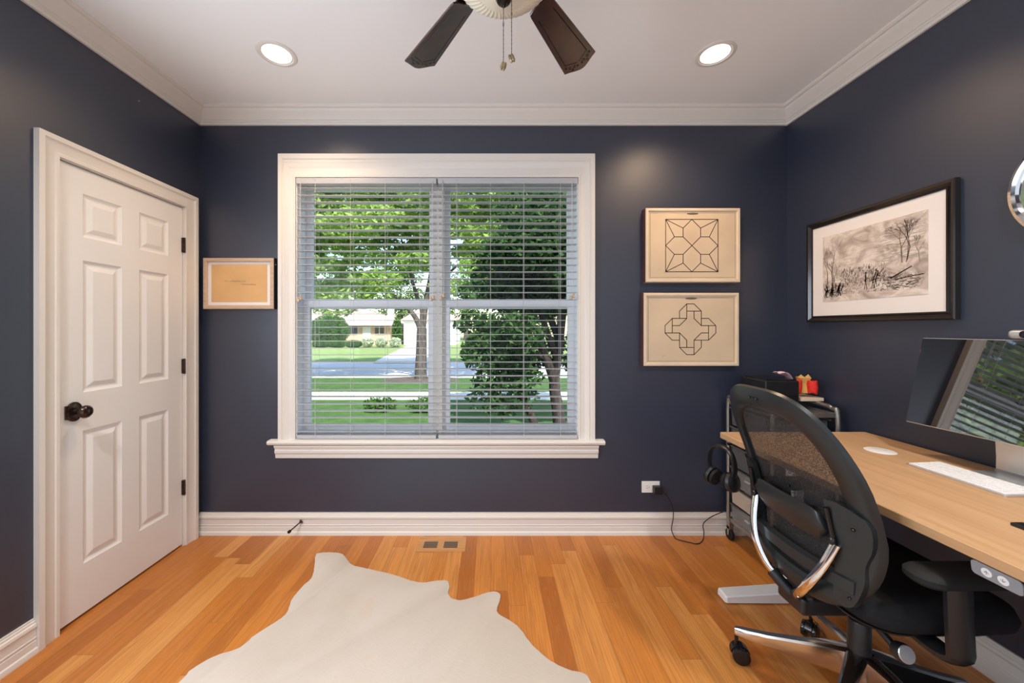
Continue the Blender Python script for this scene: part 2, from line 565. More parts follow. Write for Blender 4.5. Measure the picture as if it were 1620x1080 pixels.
CROWN = [(0, -0.088), (0.012, -0.088), (0.014, -0.074), (0.020, -0.072), (0.021, -0.066), (0.027, -0.064), (0.034, -0.056), (0.046, -0.044),
         (0.060, -0.032), (0.068, -0.022), (0.070, -0.016), (0.080, -0.014), (0.088, -0.006), (0.088, 0), (0, 0)]
for nm, A, B, n in (('trim_1', (XL, YB, HC), (XR, YB, HC), (0, -1, 0)), ('trim_2', (XL, YR, HC), (XL, YB, HC), (1, 0, 0)),
                    ('trim_3', (XR, YB, HC), (XR, YR, HC), (-1, 0, 0)), ('trim_4', (XR, YR, HC), (XL, YR, HC), (0, 1, 0))):
    tag(run(CROWN, A, B, n, (0, 0, 1), 1, 1).build(nm, M_WHITE, keep=True, angle=25), kind='structure')
BASE = [(0, 0), (0.024, 0), (0.024, 0.010), (0.021, 0.020), (0.016, 0.024), (0.015, 0.050), (0.0125, 0.052), (0.0125, 0.057), (0.015, 0.059), (0.015, 0.063),
        (0.013, 0.066), (0.012, 0.096), (0.0145, 0.099), (0.017, 0.106), (0.015, 0.116), (0.010, 0.120), (0.010, 0.126), (0.007, 0.130), (0.007, 0.137), (0, 0.137)]
for nm, A, B, n, ma, mb in (('baseboard_back', (XL, YB, 0), (XR, YB, 0), (0, -1, 0), 0, 1), ('baseboard_left', (XL, YR, 0), (XL, 1.497, 0), (1, 0, 0), 1, 0),
                            ('baseboard_right', (XR, YB, 0), (XR, YR, 0), (-1, 0, 0), 1, 1), ('baseboard_rear', (XR, YR, 0), (XL, YR, 0), (0, 1, 0), 1, 1)):
    tag(run(BASE, A, B, n, (0, 0, 1), ma, mb).build(nm, M_WHITE, keep=True, angle=25), kind='structure')

# ------------------------------------------------------------------ door
door = thing('door_1', (XL, (DY0 + DY1) / 2, 0), kind='structure')
CAS = [(0, 0), (0.014, 0), (0.014, 0.012), (0.011, 0.016), (0.013, 0.030), (0.016, 0.048), (0.020, 0.056), (0.024, 0.060), (0.024, 0.080), (0, 0.080)]
b = MB()
def casing(b, o3, ax, outer_z0, corners, nrm, prof):
    # corners: list of (point, miter-out vector); profile = (proj, outward distance)
    rings = [[Vector(p) + Vector(nrm) * q + Vector(out) * h for q, h in prof] for p, out in corners]
    b.loft(rings)
b.loft([[Vector((XL + q, DY0 - h, 0)) for q, h in CAS], [Vector((XL + q, DY0 - h, DZ1 + h)) for q, h in CAS],
        [Vector((XL + q, DY1 + h, DZ1 + h)) for q, h in CAS], [Vector((XL + q, DY1 + h, 0)) for q, h in CAS]])
b.build('door_casing', M_WHITE, door, angle=25)
b = MB()
b.box((XL - 0.12, DY0, 0), (XL + 0.002, DY0 + 0.004, DZ1)).box((XL - 0.12, DY1 - 0.004, 0), (XL + 0.002, DY1, DZ1)).box((XL - 0.12, DY0, DZ1 - 0.004), (XL + 0.002, DY1, DZ1))
b.build('door_jamb', M_WHITE, door)

ly0, ly1, lz0, lz1, lx = DY0 + 0.008, DY1 - 0.008, 0.012, DZ1 - 0.008, XL - 0.006
b = MB()
ycuts = [ly0, 1.685, 1.864, 1.955, 2.132, ly1]
zcuts = [lz0, 0.235, 0.837, 1.010, 1.606, 1.712, 1.908, lz1]
for i in range(5):
    for j in range(7):
        y0, y1, z0, z1 = ycuts[i], ycuts[i + 1], zcuts[j], zcuts[j + 1]
        if i in (1, 3) and j in (1, 3, 5):
            lev = [(0, 0), (0.006, -0.005), (0.014, -0.009), (0.022, -0.009), (0.040, -0.001), (0.044, 0.0)]
            rings = [[(lx + d, y0 + s, z0 + s), (lx + d, y1 - s, z0 + s), (lx + d, y1 - s, z1 - s), (lx + d, y0 + s, z1 - s)] for s, d in lev]
            b.loft(rings, cap=False)
            b.quad(rings[-1])
        else:
            b.quad([(lx, y0, z0), (lx, y1, z0), (lx, y1, z1), (lx, y0, z1)])
b.quad([(lx - 0.035, ly0, lz0), (lx - 0.035, ly1, lz0), (lx - 0.035, ly1, lz1), (lx - 0.035, ly0, lz1)])
for q in ([(ly0, lz0), (ly0, lz1)], [(ly1, lz0), (ly1, lz1)], [(ly0, lz0), (ly1, lz0)], [(ly0, lz1), (ly1, lz1)]):
    (ya, za), (yb, zb) = q
    b.quad([(lx, ya, za), (lx, yb, zb), (lx - 0.035, yb, zb), (lx - 0.035, ya, za)])
bmesh.ops.remove_doubles(b.bm, verts=b.bm.verts, dist=1e-5)
leaf = b.build('door_leaf', M_DOOR, door, angle=12)
for z in (1.796, 1.073, 0.349):
    b = MB()
    b.box((XL - 0.008, DY1 - 0.013, z - 0.043), (XL + 0.003, DY1 + 0.006, z + 0.043), 0.001)
    b.lathe([(0.006, -0.045), (0.0065, -0.04), (0.0065, 0.04), (0.006, 0.045)], (XL + 0.004, DY1 - 0.004, z), seg=12)
    b.build('hinge', M_BRONZE, door)
ky, kz = 1.645, 0.932
b = MB()
b.lathe([(0.030, 0.0), (0.0335, 0.003), (0.0335, 0.008), (0.029, 0.012), (0.014, 0.014)], (lx, ky, kz), 'X', 28, M=Matrix.Diagonal((1, 1, 1.28)))
b.box((lx, ky - 0.034, kz - 0.030), (lx + 0.010, ky - 0.022, kz + 0.030), 0.002)
b.lathe([(0.013, 0.012), (0.011, 0.02), (0.010, 0.034), (0.014, 0.038)], (lx, ky, kz), 'X', 20)
hdl = b.build('door_handle', M_BRONZE, door)
b = MB()
b.lathe([(0.012, 0.036), (0.020, 0.040), (0.026, 0.047), (0.0285, 0.055), (0.0275, 0.062), (0.021, 0.069), (0.019, 0.067), (0.010, 0.071), (0.002, 0.073)], (lx, ky, kz), 'X', 28)
b.build('knob', M_BRONZE, hdl)

# ------------------------------------------------------------------ window
win = thing('window_1', ((WX0 + WX1) / 2, YB, WZ0), kind='structure')
WC = [(0, 0), (0.016, 0), (0.018, 0.008), (0.015, 0.014), (0.014, 0.040), (0.019, 0.048), (0.022, 0.060), (0.026, 0.066), (0.022, 0.074), (0.030, 0.080), (0.032, 0.100), (0, 0.100)]
b = MB()
b.loft([[Vector((WX0 - h, YB - q, WZ0)) for q, h in WC], [Vector((WX0 - h, YB - q, WZ1 + h * 1.40)) for q, h in WC],
        [Vector((WX1 + h, YB - q, WZ1 + h * 1.40)) for q, h in WC], [Vector((WX1 + h, YB - q, WZ0)) for q, h in WC]])
b.build('window_casing', M_WHITE, win, angle=20)
b = MB()
NOSE = [(-0.09, 0), (0.038, 0), (0.046, -0.003), (0.050, -0.010), (0.048, -0.020), (0.040, -0.028), (0.026, -0.032), (-0.09, -0.032)]
b.loft([[Vector((x, YB - p, WZ0 + h)) for p, h in NOSE] for x in (-1.388, 0.712)])
b.build('sill', M_WHITE, win, angle=25)
APR = [(0, 0), (0.036, 0), (0.034, -0.012), (0.026, -0.022), (0.024, -0.030), (0.028, -0.036), (0.026, -0.050), (0.018, -0.060), (0.016, -0.084), (0, -0.084)]
b = MB()
b.loft([[Vector((x, YB - p, WZ0 - 0.032 + h)) for p, h in APR] for x in (-1.352, 0.676)])
b.build('apron', M_WHITE, win, angle=25)
b = MB()
b.box((WX0 - 0.001, YB, WZ0), (WX0 + 0.004, YB + 0.16, WZ1)).box((WX1 - 0.004, YB, WZ0), (WX1 + 0.001, YB + 0.16, WZ1)).box((WX0, YB, WZ1 - 0.004), (WX1, YB + 0.16, WZ1 + 0.001))
b.box((WX0, YB + 0.06, WZ0 - 0.03), (WX1, YB + 0.16, WZ0 + 0.018))
b.build('jamb', M_VINYL, win)
U = [(WX0, -0.362), (-0.312, WX1)]
b = MB()
b.box((U[0][1], YB + 0.055, WZ0), (U[1][0], YB + 0.16, WZ1))
b.box((U[0][1] - 0.012, YB + 0.066, WZ0), (U[0][1], YB + 0.078, WZ1)).box((U[1][0], YB + 0.066, WZ0), (U[1][0] + 0.012, YB + 0.078, WZ1))
b.build('mullion', M_WHITE, win)
def sash(x0, x1, z0, z1, y, st, top, bot, lock=False):
    b = MB()
    x0 += 0.004; x1 -= 0.004
    b.box((x0, y, z0), (x0 + st, y + 0.03, z1), 0.002).box((x1 - st, y, z0), (x1, y + 0.03, z1), 0.002)
    b.box((x0 + st, y, z0), (x1 - st, y + 0.03, z0 + bot), 0.002).box((x0 + st, y, z1 - top), (x1 - st, y + 0.03, z1), 0.002)
    s = b.build('sash', M_VINYL, win)
    g = MB().box((x0 + st - 0.004, y + 0.013, z0 + bot - 0.004), (x1 - st + 0.004, y + 0.016, z1 - top + 0.004))
    g.build('glass', M_GLASS, s)
for x0, x1 in U:
    sash(x0, x1, 1.428, WZ1 - 0.004, YB + 0.115, 0.040, 0.036, 0.050)
    sash(x0, x1, WZ0 + 0.018, 1.490, YB + 0.080, 0.042, 0.055, 0.048)
b = MB()
b.ball((0.08, YB + 0.082, 1.494), (0.030, 0.012, 0.009), 16)
tag(b.build('sash_lock', M_BLACKP, win), 'dark oval sash lock')

# made-up window casing and bar around the side fill light, outside the picture
w2 = thing('side_fill_surround', (XL, 0.45, 0.88), kind='structure')
b = MB()
prof = [(0, 0), (0.030, 0), (0.030, 0.02), (0.018, 0.08), (0.030, 0.09), (0, 0.09)]
rings = []
for cy_, cz_, sy, sz in ((-0.30, 0.90, -1, -1), (1.20, 0.90, 1, -1), (1.20, 2.00, 1, 1), (-0.30, 2.00, -1, 1)):
    rings.append([Vector((XL + q_, cy_ + sy * h, cz_ + sz * h)) for q_, h in prof])
b.loft(rings, True, False, True)
b.build('window_casing', M_WHITE, w2, angle=25)
b = MB().box((XL, 0.43, 0.90), (XL + 0.030, 0.47, 2.0)); b.build('mullion', M_WHITE, w2)

# ------------------------------------------------------------------ window blinds
def blind(x0, x1, ladders, pulls, label):
    cx = (x0 + x1) / 2
    yc = YB + 0.012
    t = thing('window_blind', (cx, yc, WZ0), label, 'blind', 'white slatted blinds in the window')
    b = MB()
    b.box((x0, yc - 0.027, WZ1 - 0.040), (x1, yc + 0.027, WZ1 - 0.004), 0.003)
    for lxx in ladders:
        b.box((lxx - 0.006, yc - 0.029, WZ1 - 0.022), (lxx + 0.006, yc - 0.026, WZ1 - 0.012))
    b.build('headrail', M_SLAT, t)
    zt, zb, n = WZ1 - 0.066, WZ0 + 0.048, 36
    b = MB()
    for i in range(n):
        z = zt + (zb - zt) * i / (n - 1)
        top = [(-0.025, z), (-0.012, z + 0.0008), (0, z + 0.0011), (0.012, z + 0.0008), (0.025, z)]
        ring = [(y, zz) for y, zz in top] + [(y, zz - 0.0022) for y, zz in top[::-1]]
        sag = random.Random(i).uniform(-0.0012, 0.0012)
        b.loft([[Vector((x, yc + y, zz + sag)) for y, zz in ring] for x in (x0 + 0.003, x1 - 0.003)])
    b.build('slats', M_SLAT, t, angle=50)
    b = MB()
    b.box((x0 + 0.002, yc - 0.026, WZ0 + 0.003), (x1 - 0.002, yc + 0.026, WZ0 + 0.026), 0.004)
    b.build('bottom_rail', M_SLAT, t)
    for lxx in ladders:
        b = MB()
        for dy in (-0.0275, 0.0275):
            b.tube([(lxx, yc + dy, WZ1 - 0.03), (lxx, yc + dy, WZ0 + 0.012)], 0.0011, 6)
        b.build('ladder_cord', M_CORD, t)
    for (pxx, zend) in pulls:
        b = MB()
        for k, dx in enumerate((-0.006, 0.006)):
            b.tube(smooth_path([(pxx + dx * 0.4, yc - 0.030, WZ1 - 0.02), (pxx + dx * 0.6, yc - 0.034, 1.9), (pxx + dx, yc - 0.036, zend + 0.02 + k * 0.012)], 5), 0.0011, 6)
        pc = b.build('pull_cord', M_CORD, t)
        for k, dx in enumerate((-0.008, 0.008)):
            b = MB()
            zz = zend + k * 0.012
            b.lathe([(0.002, 0.026), (0.005, 0.024), (0.0075, 0.017), (0.006, 0.012), (0.0085, 0.008), (0.0105, 0.0), (0.009, -0.003), (0.002, -0.003)], (pxx + dx, yc - 0.040, zz - 0.008), seg=12)
            b.build('tassel', M_TASSEL, pc)
YS = YB - 0.02
lx_ = lambda p: (p - VX) / FPX * YS
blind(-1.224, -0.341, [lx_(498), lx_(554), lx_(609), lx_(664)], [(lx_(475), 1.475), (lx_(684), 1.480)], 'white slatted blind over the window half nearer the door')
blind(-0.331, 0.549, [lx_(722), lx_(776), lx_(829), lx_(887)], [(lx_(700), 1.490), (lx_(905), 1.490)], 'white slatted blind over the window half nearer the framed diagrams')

# ------------------------------------------------------------------ pictures on the back wall
def frame_loop(b, x0, x1, z0, z1, y, w, d, nrm=-1):
    """picture frame moulding in the XZ plane; y is the wall face"""
    prof = [(0, 0), (0, d * 0.9), (0.15 * w, d), (0.8 * w, d), (w, d * 0.85), (w, 0)]
    rings = []
    for cx_, cz_, sx, sz in ((x0, z0, 1, 1), (x1, z0, -1, 1), (x1, z1, -1, -1), (x0, z1, 1, -1)):
        rings.append([Vector((cx_ + sx * h, y + nrm * q, cz_ + sz * h)) for h, q in prof])
    b.loft(rings, True, False, True)

def stroke(b, p, q, w, fn, o):
    """flat ink line between two (u,v) points on a sheet"""
    (u0, v0), (u1, v1) = p, q
    L = math.hypot(u1 - u0, v1 - v0) or 1e-6
    nx, ny = -(v1 - v0) / L * w / 2, (u1 - u0) / L * w / 2
    ex, ey = (u1 - u0) / L * w * 0.3, (v1 - v0) / L * w * 0.3
    b.quad([fn(u0 + nx - ex, v0 + ny - ey, o), fn(u1 + nx + ex, v1 + ny + ey, o), fn(u1 - nx + ex, v1 - ny + ey, o), fn(u0 - nx - ex, v0 - ny - ey, o)])

# small framed note left of the window
x0, x1, z0, z1 = -1.793, -1.352, 1.420, 1.738
pic = thing('framed_note', ((x0 + x1) / 2, YB, z0), 'small pale wood frame holding a tan sheet with two faint handwritten lines', 'picture')
b = MB(); frame_loop(b, x0, x1, z0, z1, YB - 0.001, 0.024, 0.036); b.build('frame', M_PINE, pic, angle=25)
b = MB().box((x0 + 0.022, YB - 0.024, z0 + 0.022), (x1 - 0.022, YB - 0.004, z1 - 0.022)); b.build('mat_board', M_MATBD, pic)
b = MB().box((x0 + 0.046, YB - 0.0255, z0 + 0.044), (x1 - 0.046, YB - 0.0235, z1 - 0.040)); sheet = b.build('sheet', M_ORANGE, pic)
b = MB()
rg = random.Random(5)
fn = lambda u, v, o: Vector((x0 + u, YB - 0.0255 - o, z0 + v))
def scribble(b, u0, u1, v, h):
    u = u0; last = (u, v)
    while u < u1:
        u += rg.uniform(0.0012, 0.0030)
        nxt = (u, v + rg.choice((0, 0, 1, 0.6, -0.3, 1.5)) * h * rg.uniform(0.6, 1.0))
        stroke(b, last, nxt, 0.0013, fn, 0.0004)
        last = nxt
sc_ = 0.441 / 112.0
for u0, u1, v in ((33, 37, 0), (39, 58, 0), (60.5, 66, 0), (59, 66, 1), (67, 82, 1)):
    scribble(b, u0 * sc_, u1 * sc_, 0.172 - 0.0215 * v, 0.0065)
b.build('handwriting', M_INKL, sheet, angle=0)
b = MB().box((x1 + 0.0002, YB - 0.034, z0), (x1 + 0.003, YB - 0.001, z1)); tag(b.build('side_edge', M_BLACKP, pic), 'black frame side')
b = MB(); b.ball((x1 + 0.004, YB - 0.02, z1 - 0.04), (0.004, 0.004, 0.004), 10); b.build('side_screw', M_STEEL, pic)

def box_frame(x0, x1, z0, z1, label, lines, skew=0.0):
    pic = thing('framed_diagram', ((x0 + x1) / 2, YB, z0), label, 'picture', 'framed line diagrams on the back wall')
    D = 0.052
    b = MB(); frame_loop(b, x0, x1, z0, z1, YB - 0.001, 0.020, D); b.build('frame', M_BOXEDGE, pic, angle=25)
    b = MB()
    for xa, xb in ((x0 - 0.003, x0 - 0.0002), (x1 + 0.0002, x1 + 0.003)):
        b.box((xa, YB - D + 0.004, z0), (xb, YB - 0.001, z1))
    b.box((x0, YB - D + 0.004, z1 + 0.0002), (x1, YB - 0.001, z1 + 0.003))
    tag(b.build('side_edge', M_REDWOOD, pic), 'dark red frame side')
    b = MB().box((x0 + 0.018, YB - D + 0.006, z0 + 0.018), (x1 - 0.018, YB - 0.004, z1 - 0.018)); sh = b.build('sheet', M_BOXPAPER, pic)
    fn = lambda u, v, o: Vector((x0 + u, YB - D + 0.006 - o, z0 + v))
    W, H = x1 - x0, z1 - z0
    b = MB()
    ib = 0.030
    for p, q in (((ib, ib), (W - ib, ib)), ((W - ib, ib), (W - ib, H - ib)), ((W - ib, H - ib), (ib, H - ib)), ((ib, H - ib), (ib, ib))):
        stroke(b, p, q, 0.0022, fn, 0.0004)
    b.build('border_line', M_INKL, sh, angle=0)
    b = MB()
    for p, q in lines:
        stroke(b, p, q, 0.0042, fn, 0.0006)
    b.build('line_drawing', M_INK, sh, angle=0)
    b = MB()
    pts = [(W / 2 + 0.036 * math.cos(a) , H - 0.034 + 0.006 * math.sin(a)) for a in [2 * PI * k / 20 for k in range(20)]]
    b.prism(pts, lambda u, v, o: fn(u, v, o), -0.001, 0.0012)
    b.build('hanger_slot', M_INKM, sh, angle=0)
    b = MB()
    for k, uu in enumerate((0.115, 0.125, 0.135, 0.118)):
        stroke(b, (uu, 0.062 - 0.006 * (k // 3)), (uu + 0.007, 0.062 - 0.006 * (k // 3)), 0.0012, fn, 0.0004)
    b.build('caption_mark', M_INKL, sh, angle=0)
# top diagram: square with crossed hexagons
s = 0.325
ox, oz = (0.586 - s) / 2 - 0.005, 0.065
def q(u, v): return (ox + u * s, oz + v * s)
A, B, C = 1 / 3, 1 / 6, 0.5
half = [((0, 0), (1, 0))]
L1 = []
for k in range(4):
    def rot(p, k=k):
        u, v = p[0] - 0.5, p[1] - 0.5
        for _ in range(k):
            u, v = -v, u
        return q(u + 0.5, v + 0.5)
    for p_, q_ in (((0, 0), (1, 0)), ((0, 0), (B, A)), ((0, 0), (A, B)), ((B, A), (A, A)), ((A, B), (A, A)), ((0, 0.5), (B, A)), ((0.5, 0), (A, B)), ((A, A), (0.5, 0.5))):
        L1.append((rot(p_), rot(q_)))
box_frame(0.961, 1.547, 1.585, 2.044, 'framed square star diagram on cream paper, hung above the other diagram', L1)
# lower diagram: interlocking cross of bent bands
s = 0.315
ox, oz = (0.590 - s) / 2 - 0.004, 0.070
L2 = []
a, c, d, e = 1 / 7, 2 / 7, 3 / 7, 4 / 7
for k in range(4):
    def rot2(p, k=k):
        u, v = p[0] - 0.5, p[1] - 0.5
        for _ in range(k):
            u, v = v, -u
        return q(u + 0.5, v + 0.5)
    g = 1 / 7.0
    S = [((2 * g, 5 * g), (2 * g, 6 * g)), ((2 * g, 6 * g), (3 * g, 7 * g)), ((3 * g, 7 * g), (4 * g, 7 * g)), ((4 * g, 7 * g), (5 * g, 6 * g)),
         ((3 * g, 7 * g), (3 * g, 5 * g)), ((3 * g, 6 * g), (5 * g, 6 * g)), ((4 * g, 6 * g), (4 * g, 5 * g)), ((4 * g, 5 * g), (5 * g, 4 * g)), ((5 * g, 6 * g), (5 * g, 4 * g)), ((2 * g, 5 * g), (3 * g, 5 * g))]
    for p_, q_ in S:
        L2.append((rot2(p_), rot2(q_)))
box_frame(0.949, 1.539, 1.066, 1.519, 'framed interlaced cross diagram on cream paper, hung below the other diagram', L2)

# ------------------------------------------------------------------ framed engraving on the right wall
y0, y1, z0, z1 = 1.487, 2.187, 1.335, 1.902
pic = thing('framed_engraving', (XR, (y0 + y1) / 2, z0), 'black framed battle engraving in a wide white mat on the right wall', 'picture')
b = MB()
prof = [(0, 0), (0, 0.022), (0.004, 0.026), (0.012, 0.024), (0.026, 0.014), (0.028, 0.018), (0.034, 0.018), (0.036, 0.0)]
rings = []
for cy_, cz_, sy, sz in ((y0, z0, 1, 1), (y1, z0, -1, 1), (y1, z1, -1, -1), (y0, z1, 1, -1)):
    rings.append([Vector((XR - 0.001 - qq, cy_ + sy * h, cz_ + sz * h)) for h, qq in prof])
b.loft(rings, True, False, True)
b.build('frame', M_FRAMEBK, pic, angle=20)
b = MB().box((XR - 0.014, y0 + 0.033, z0 + 0.033), (XR - 0.003, y1 - 0.033, z1 - 0.033)); b.build('mat_board', M_MATBD, pic)
ey0, ey1, ez0, ez1 = 1.586, 2.087, 1.445, 1.806
b = MB().box((XR - 0.0155, ey0, ez0), (XR - 0.0135, ey1, ez1)); pr = b.build('engraving', art_mat(), pic)
EW, EH = ey1 - ey0, ez1 - ez0
fn = lambda u, v, o: Vector((XR - 0.0155 - o, ey1 - u * EW, ez0 + v * EH))
def st(b, p, q_, w):
    # strokes in unit sheet coordinates with metric width
    (u0, v0), (u1, v1) = p, q_
    if max(u0, u1) > 0.985 or min(u0, u1) < 0.012 or max(v0, v1) > 0.97 or min(v0, v1) < 0.02:
        return
    dx, dy = (u1 - u0) * EW, (v1 - v0) * EH
    L = math.hypot(dx, dy) or 1e-6
    nu, nv = -dy / L * w / 2 / EW, dx / L * w / 2 / EH
    b.quad([fn(u0 + nu, v0 + nv, 0.0005), fn(u1 + nu, v1 + nv, 0.0005), fn(u1 - nu, v1 - nv, 0.0005), fn(u0 - nu, v0 - nv, 0.0005)])
rg = random.Random(11)
def twig(b, p, ang, ln, w, depth):
    q_ = (p[0] + math.cos(ang) * ln * EH / EW, p[1] + math.sin(ang) * ln)
    st(b, p, q_, w)
    if depth > 0:
        for _ in range(rg.choice((2, 2, 3))):
            twig(b, q_, ang + rg.uniform(-0.6, 0.6), ln * rg.uniform(0.55, 0.85), max(w * 0.62, 0.0007), depth - 1)
bt = MB()
for u, v, ln, w, dep in ((0.055, 0.18, 0.26, 0.0040, 4), (0.125, 0.20, 0.24, 0.0042, 4), (0.135, 0.2, 0.14, 0.003, 4)):
    twig(bt, (u, v), PI / 2 + rg.uniform(-0.12, 0.12), ln, w, dep)
bt.build('tree_print', M_INKM, pr, angle=0)
bt = MB()
for u, v, ln, w, dep, an in ((0.80, 0.42, 0.19, 0.0060, 5, 0.04), (0.835, 0.42, 0.19, 0.0055, 5, -0.22), (0.845, 0.44, 0.17, 0.0035, 5, -0.05), (0.94, 0.4, 0.12, 0.003, 5, 0.1)):
    twig(bt, (u, v), PI / 2 + an, ln, w, dep)
for _ in range(2200):   # scrubby ground and smoke hatching
    u, v = rg.random(), rg.random()
    hz = 0.30 + 0.12 * math.sin(u * 5) + 0.1 * u
    if v < hz and v > 0.08:
        a_ = rg.uniform(0.2, 1.6)
        l_ = rg.uniform(0.01, 0.04)
        st(bt, (u, v), (u + l_ * math.cos(a_) * 0.7, v + l_ * math.sin(a_)), rg.uniform(0.0010, 0.0019))
for _ in range(420):
    u, v = rg.uniform(0.55, 0.97), rg.uniform(0.45, 0.9)
    st(bt, (u, v), (u + rg.uniform(0.02, 0.07), v + rg.uniform(-0.005, 0.012)), 0.0006)
bt.build('hatching_print', M_INKL, pr, angle=0)
bt = MB()
def soldier(u, v, h, lean=0.0):
    st(bt, (u - 0.012, v), (u, v + h * 0.45), 0.0028); st(bt, (u + 0.014, v), (u, v + h * 0.45), 0.0028)
    st(bt, (u, v + h * 0.42), (u + lean, v + h * 0.85), 0.0062)
    st(bt, (u + lean, v + h * 0.86), (u + lean, v + h), 0.0040)
    st(bt, (u + lean, v + h * 0.72), (u + lean + 0.03, v + h * 0.60), 0.0018)
soldier(0.475, 0.13, 0.24); soldier(0.545, 0.13, 0.26, 0.03); soldier(0.57, 0.15, 0.22, 0.02)
bt.build('marching_print', M_INK, pr, angle=0)
bt = MB()
for _ in range(16):
    soldier(rg.uniform(0.03, 0.24), rg.uniform(0.06, 0.14), rg.uniform(0.09, 0.17), rg.uniform(-0.02, 0.03))
bt.build('soldier_print', M_INK, pr, angle=0)
bt = MB()
for _ in range(90):
    u = rg.gauss(0.72, 0.10); v = 0.10 + rg.random() * 0.16
    st(bt, (u, v), (u + rg.uniform(0.01, 0.05), v + rg.uniform(-0.02, 0.03)), 0.0019)
bt.build('brush_print', M_INK, pr, angle=0)
bt = MB()
for _ in range(60):
    u = rg.gauss(0.10, 0.05); v = 0.05 + rg.random() * 0.15
    st(bt, (u, v), (u + rg.uniform(0.005, 0.03), v + rg.uniform(-0.03, 0.03)), 0.0019)
bt.build('figure_print', M_INK, pr, angle=0)
for p_, q_, w_ in (((0.70, 0.24), (0.88, 0.36), 0.0050), ((0.74, 0.22), (0.97, 0.25), 0.0035)):
    bt = MB(); st(bt, p_, q_, w_); bt.build('log_print', M_INK, pr, angle=0)
bt = MB()
for _ in range(300):
    u = rg.uniform(0.22, 0.66); v = rg.uniform(0.18, 0.44)
    st(bt, (u, v), (u + rg.uniform(-0.008, 0.012), v + rg.uniform(0.015, 0.05)), rg.uniform(0.0008, 0.0016))
bt.build('crowd_print', M_INKM, pr, angle=0)

# round mirror further along the right wall
mc = Vector((XR, 1.143, 1.773))
mir = thing('round_mirror', mc - Vector((0, 0, 0.2)), 'round mirror with a thick chrome rim on the right wall', 'mirror')
b = MB().lathe([(0.185, -0.001), (0.198, -0.006), (0.200, -0.014), (0.195, -0.022), (0.186, -0.024), (0.177, -0.020), (0.174, -0.010)], mc, 'X', 72)
b.build('rim', M_CHROME, mir)
b = MB().lathe([(0.001, -0.009), (0.165, -0.009), (0.176, -0.007), (0.176, -0.002), (0.001, -0.002)], mc, 'X', 72)
b.build('mirror_glass', M_MIRROR, mir)

# small picture nail on the left wall
b = MB().lathe([(0.0012, 0.0), (0.0012, 0.016), (0.004, 0.016), (0.004, 0.018), (0.0005, 0.019)], (XL, 1.93, 2.476), 'X', 10)
tag(b.build('picture_nail', M_STEEL), 'tiny bare nail in the left wall high above the door', 'nail')

# ------------------------------------------------------------------ recessed ceiling lights
def can_light(x, y, label, watts, tint):
    t = thing('recessed_light', (x, y, HC), label, 'ceiling light', 'recessed ceiling lights')
    b = MB().lathe([(0.072, 0.0), (0.090, 0.0), (0.091, -0.003), (0.086, -0.006), (0.076, -0.006), (0.072, -0.002)], (x, y, HC), 'Z', 48)
    b.build('trim_ring', M_WHITE, t)
    b = MB().lathe([(0.001, -0.0035), (0.055, -0.0032), (0.0755, -0.001), (0.0755, -0.0004), (0.001, -0.0004)], (x, y, HC), 'Z', 48)
    b.build('lens', mat('glowing_lamp_lens', (0.9, 0.9, 0.88), 0.4, var=0.0, emit=(1.0, 0.93, 0.82), es=3.0), t)
    l = light('lamp', 'SPOT', (0, 0, -0.03), (0, 0, 0), watts, tint, spot_size=R(152), spot_blend=1.0, shadow_soft_size=0.075)
    l.parent = t
can_light(-1.066, 1.86, 'glowing recessed light on the door side of the ceiling fan', 45.0, (1.0, 0.70, 0.45))
can_light(1.120, 1.86, 'glowing recessed light on the desk side of the ceiling fan', 45.0, (1.0, 0.70, 0.45))
can_light(-1.30, 0.32, 'assumed recessed light behind the fan on the door side, out of the picture', 110.0, (0.98, 0.96, 0.95))  # assumed unseen lamp, added to brighten the door-side wall
can_light(1.34, 0.32, 'assumed recessed light behind the fan on the desk side, out of the picture', 110.0, (0.98, 0.96, 0.95))  # assumed unseen lamp, added to brighten the desk-side wall

# ------------------------------------------------------------------ ceiling fan
FX, FY, FZ = 0.037, 1.045, 2.352
fan = thing('ceiling_fan', (FX, FY, HC), 'ceiling fan with carved dark wood blades and a cream ribbed bowl', 'ceiling fan')
b = MB().lathe([(0.065, HC - 0.0005), (0.065, HC - 0.02), (0.05, HC - 0.05), (0.018, HC - 0.06), (0.016, FZ + 0.15), (0.05, FZ + 0.145), (0.105, FZ + 0.12), (0.12, FZ + 0.07), (0.115, FZ + 0.02), (0.07, FZ - 0.01), (0.065, FZ - 0.03), (0.02, FZ - 0.035)], (FX, FY, 0), seg=40)
b.build('motor_housing', M_FANMETAL, fan)
b = MB()
rings = []
nseg = 144
for i, (r, z) in enumerate(((0.070, FZ - 0.030), (0.128, FZ - 0.034), (0.142, FZ - 0.046), (0.143, FZ - 0.057), (0.136, FZ - 0.071), (0.122, FZ - 0.085), (0.100, FZ - 0.097), (0.078, FZ - 0.105), (0.074, FZ - 0.106), (0.06, FZ - 0.113), (0.03, FZ - 0.121), (0.012, FZ - 0.123))):
    ring = []
    for k in range(nseg):
        an = 2 * PI * k / nseg + i * 0.035
        rr = r * (1 + (0.008 if (k % 3 == 0 and 1 < i < 8) else 0.0))
        ring.append((FX + rr * math.cos(an), FY + rr * math.sin(an), z - (0.0018 if (k % 3 == 0 and 2 < i < 8) else 0)))
    rings.append(ring)
b.loft(rings)
b.build('light_bowl', M_BOWL, fan)
b = MB().lathe([(0.012, FZ - 0.121), (0.022, FZ - 0.123), (0.0225, FZ - 0.131), (0.018, FZ - 0.139), (0.009, FZ - 0.143), (0.006, FZ - 0.151), (0.001, FZ - 0.153)], (FX, FY, 0), seg=28)
b.build('finial', M_FANMETAL, fan)
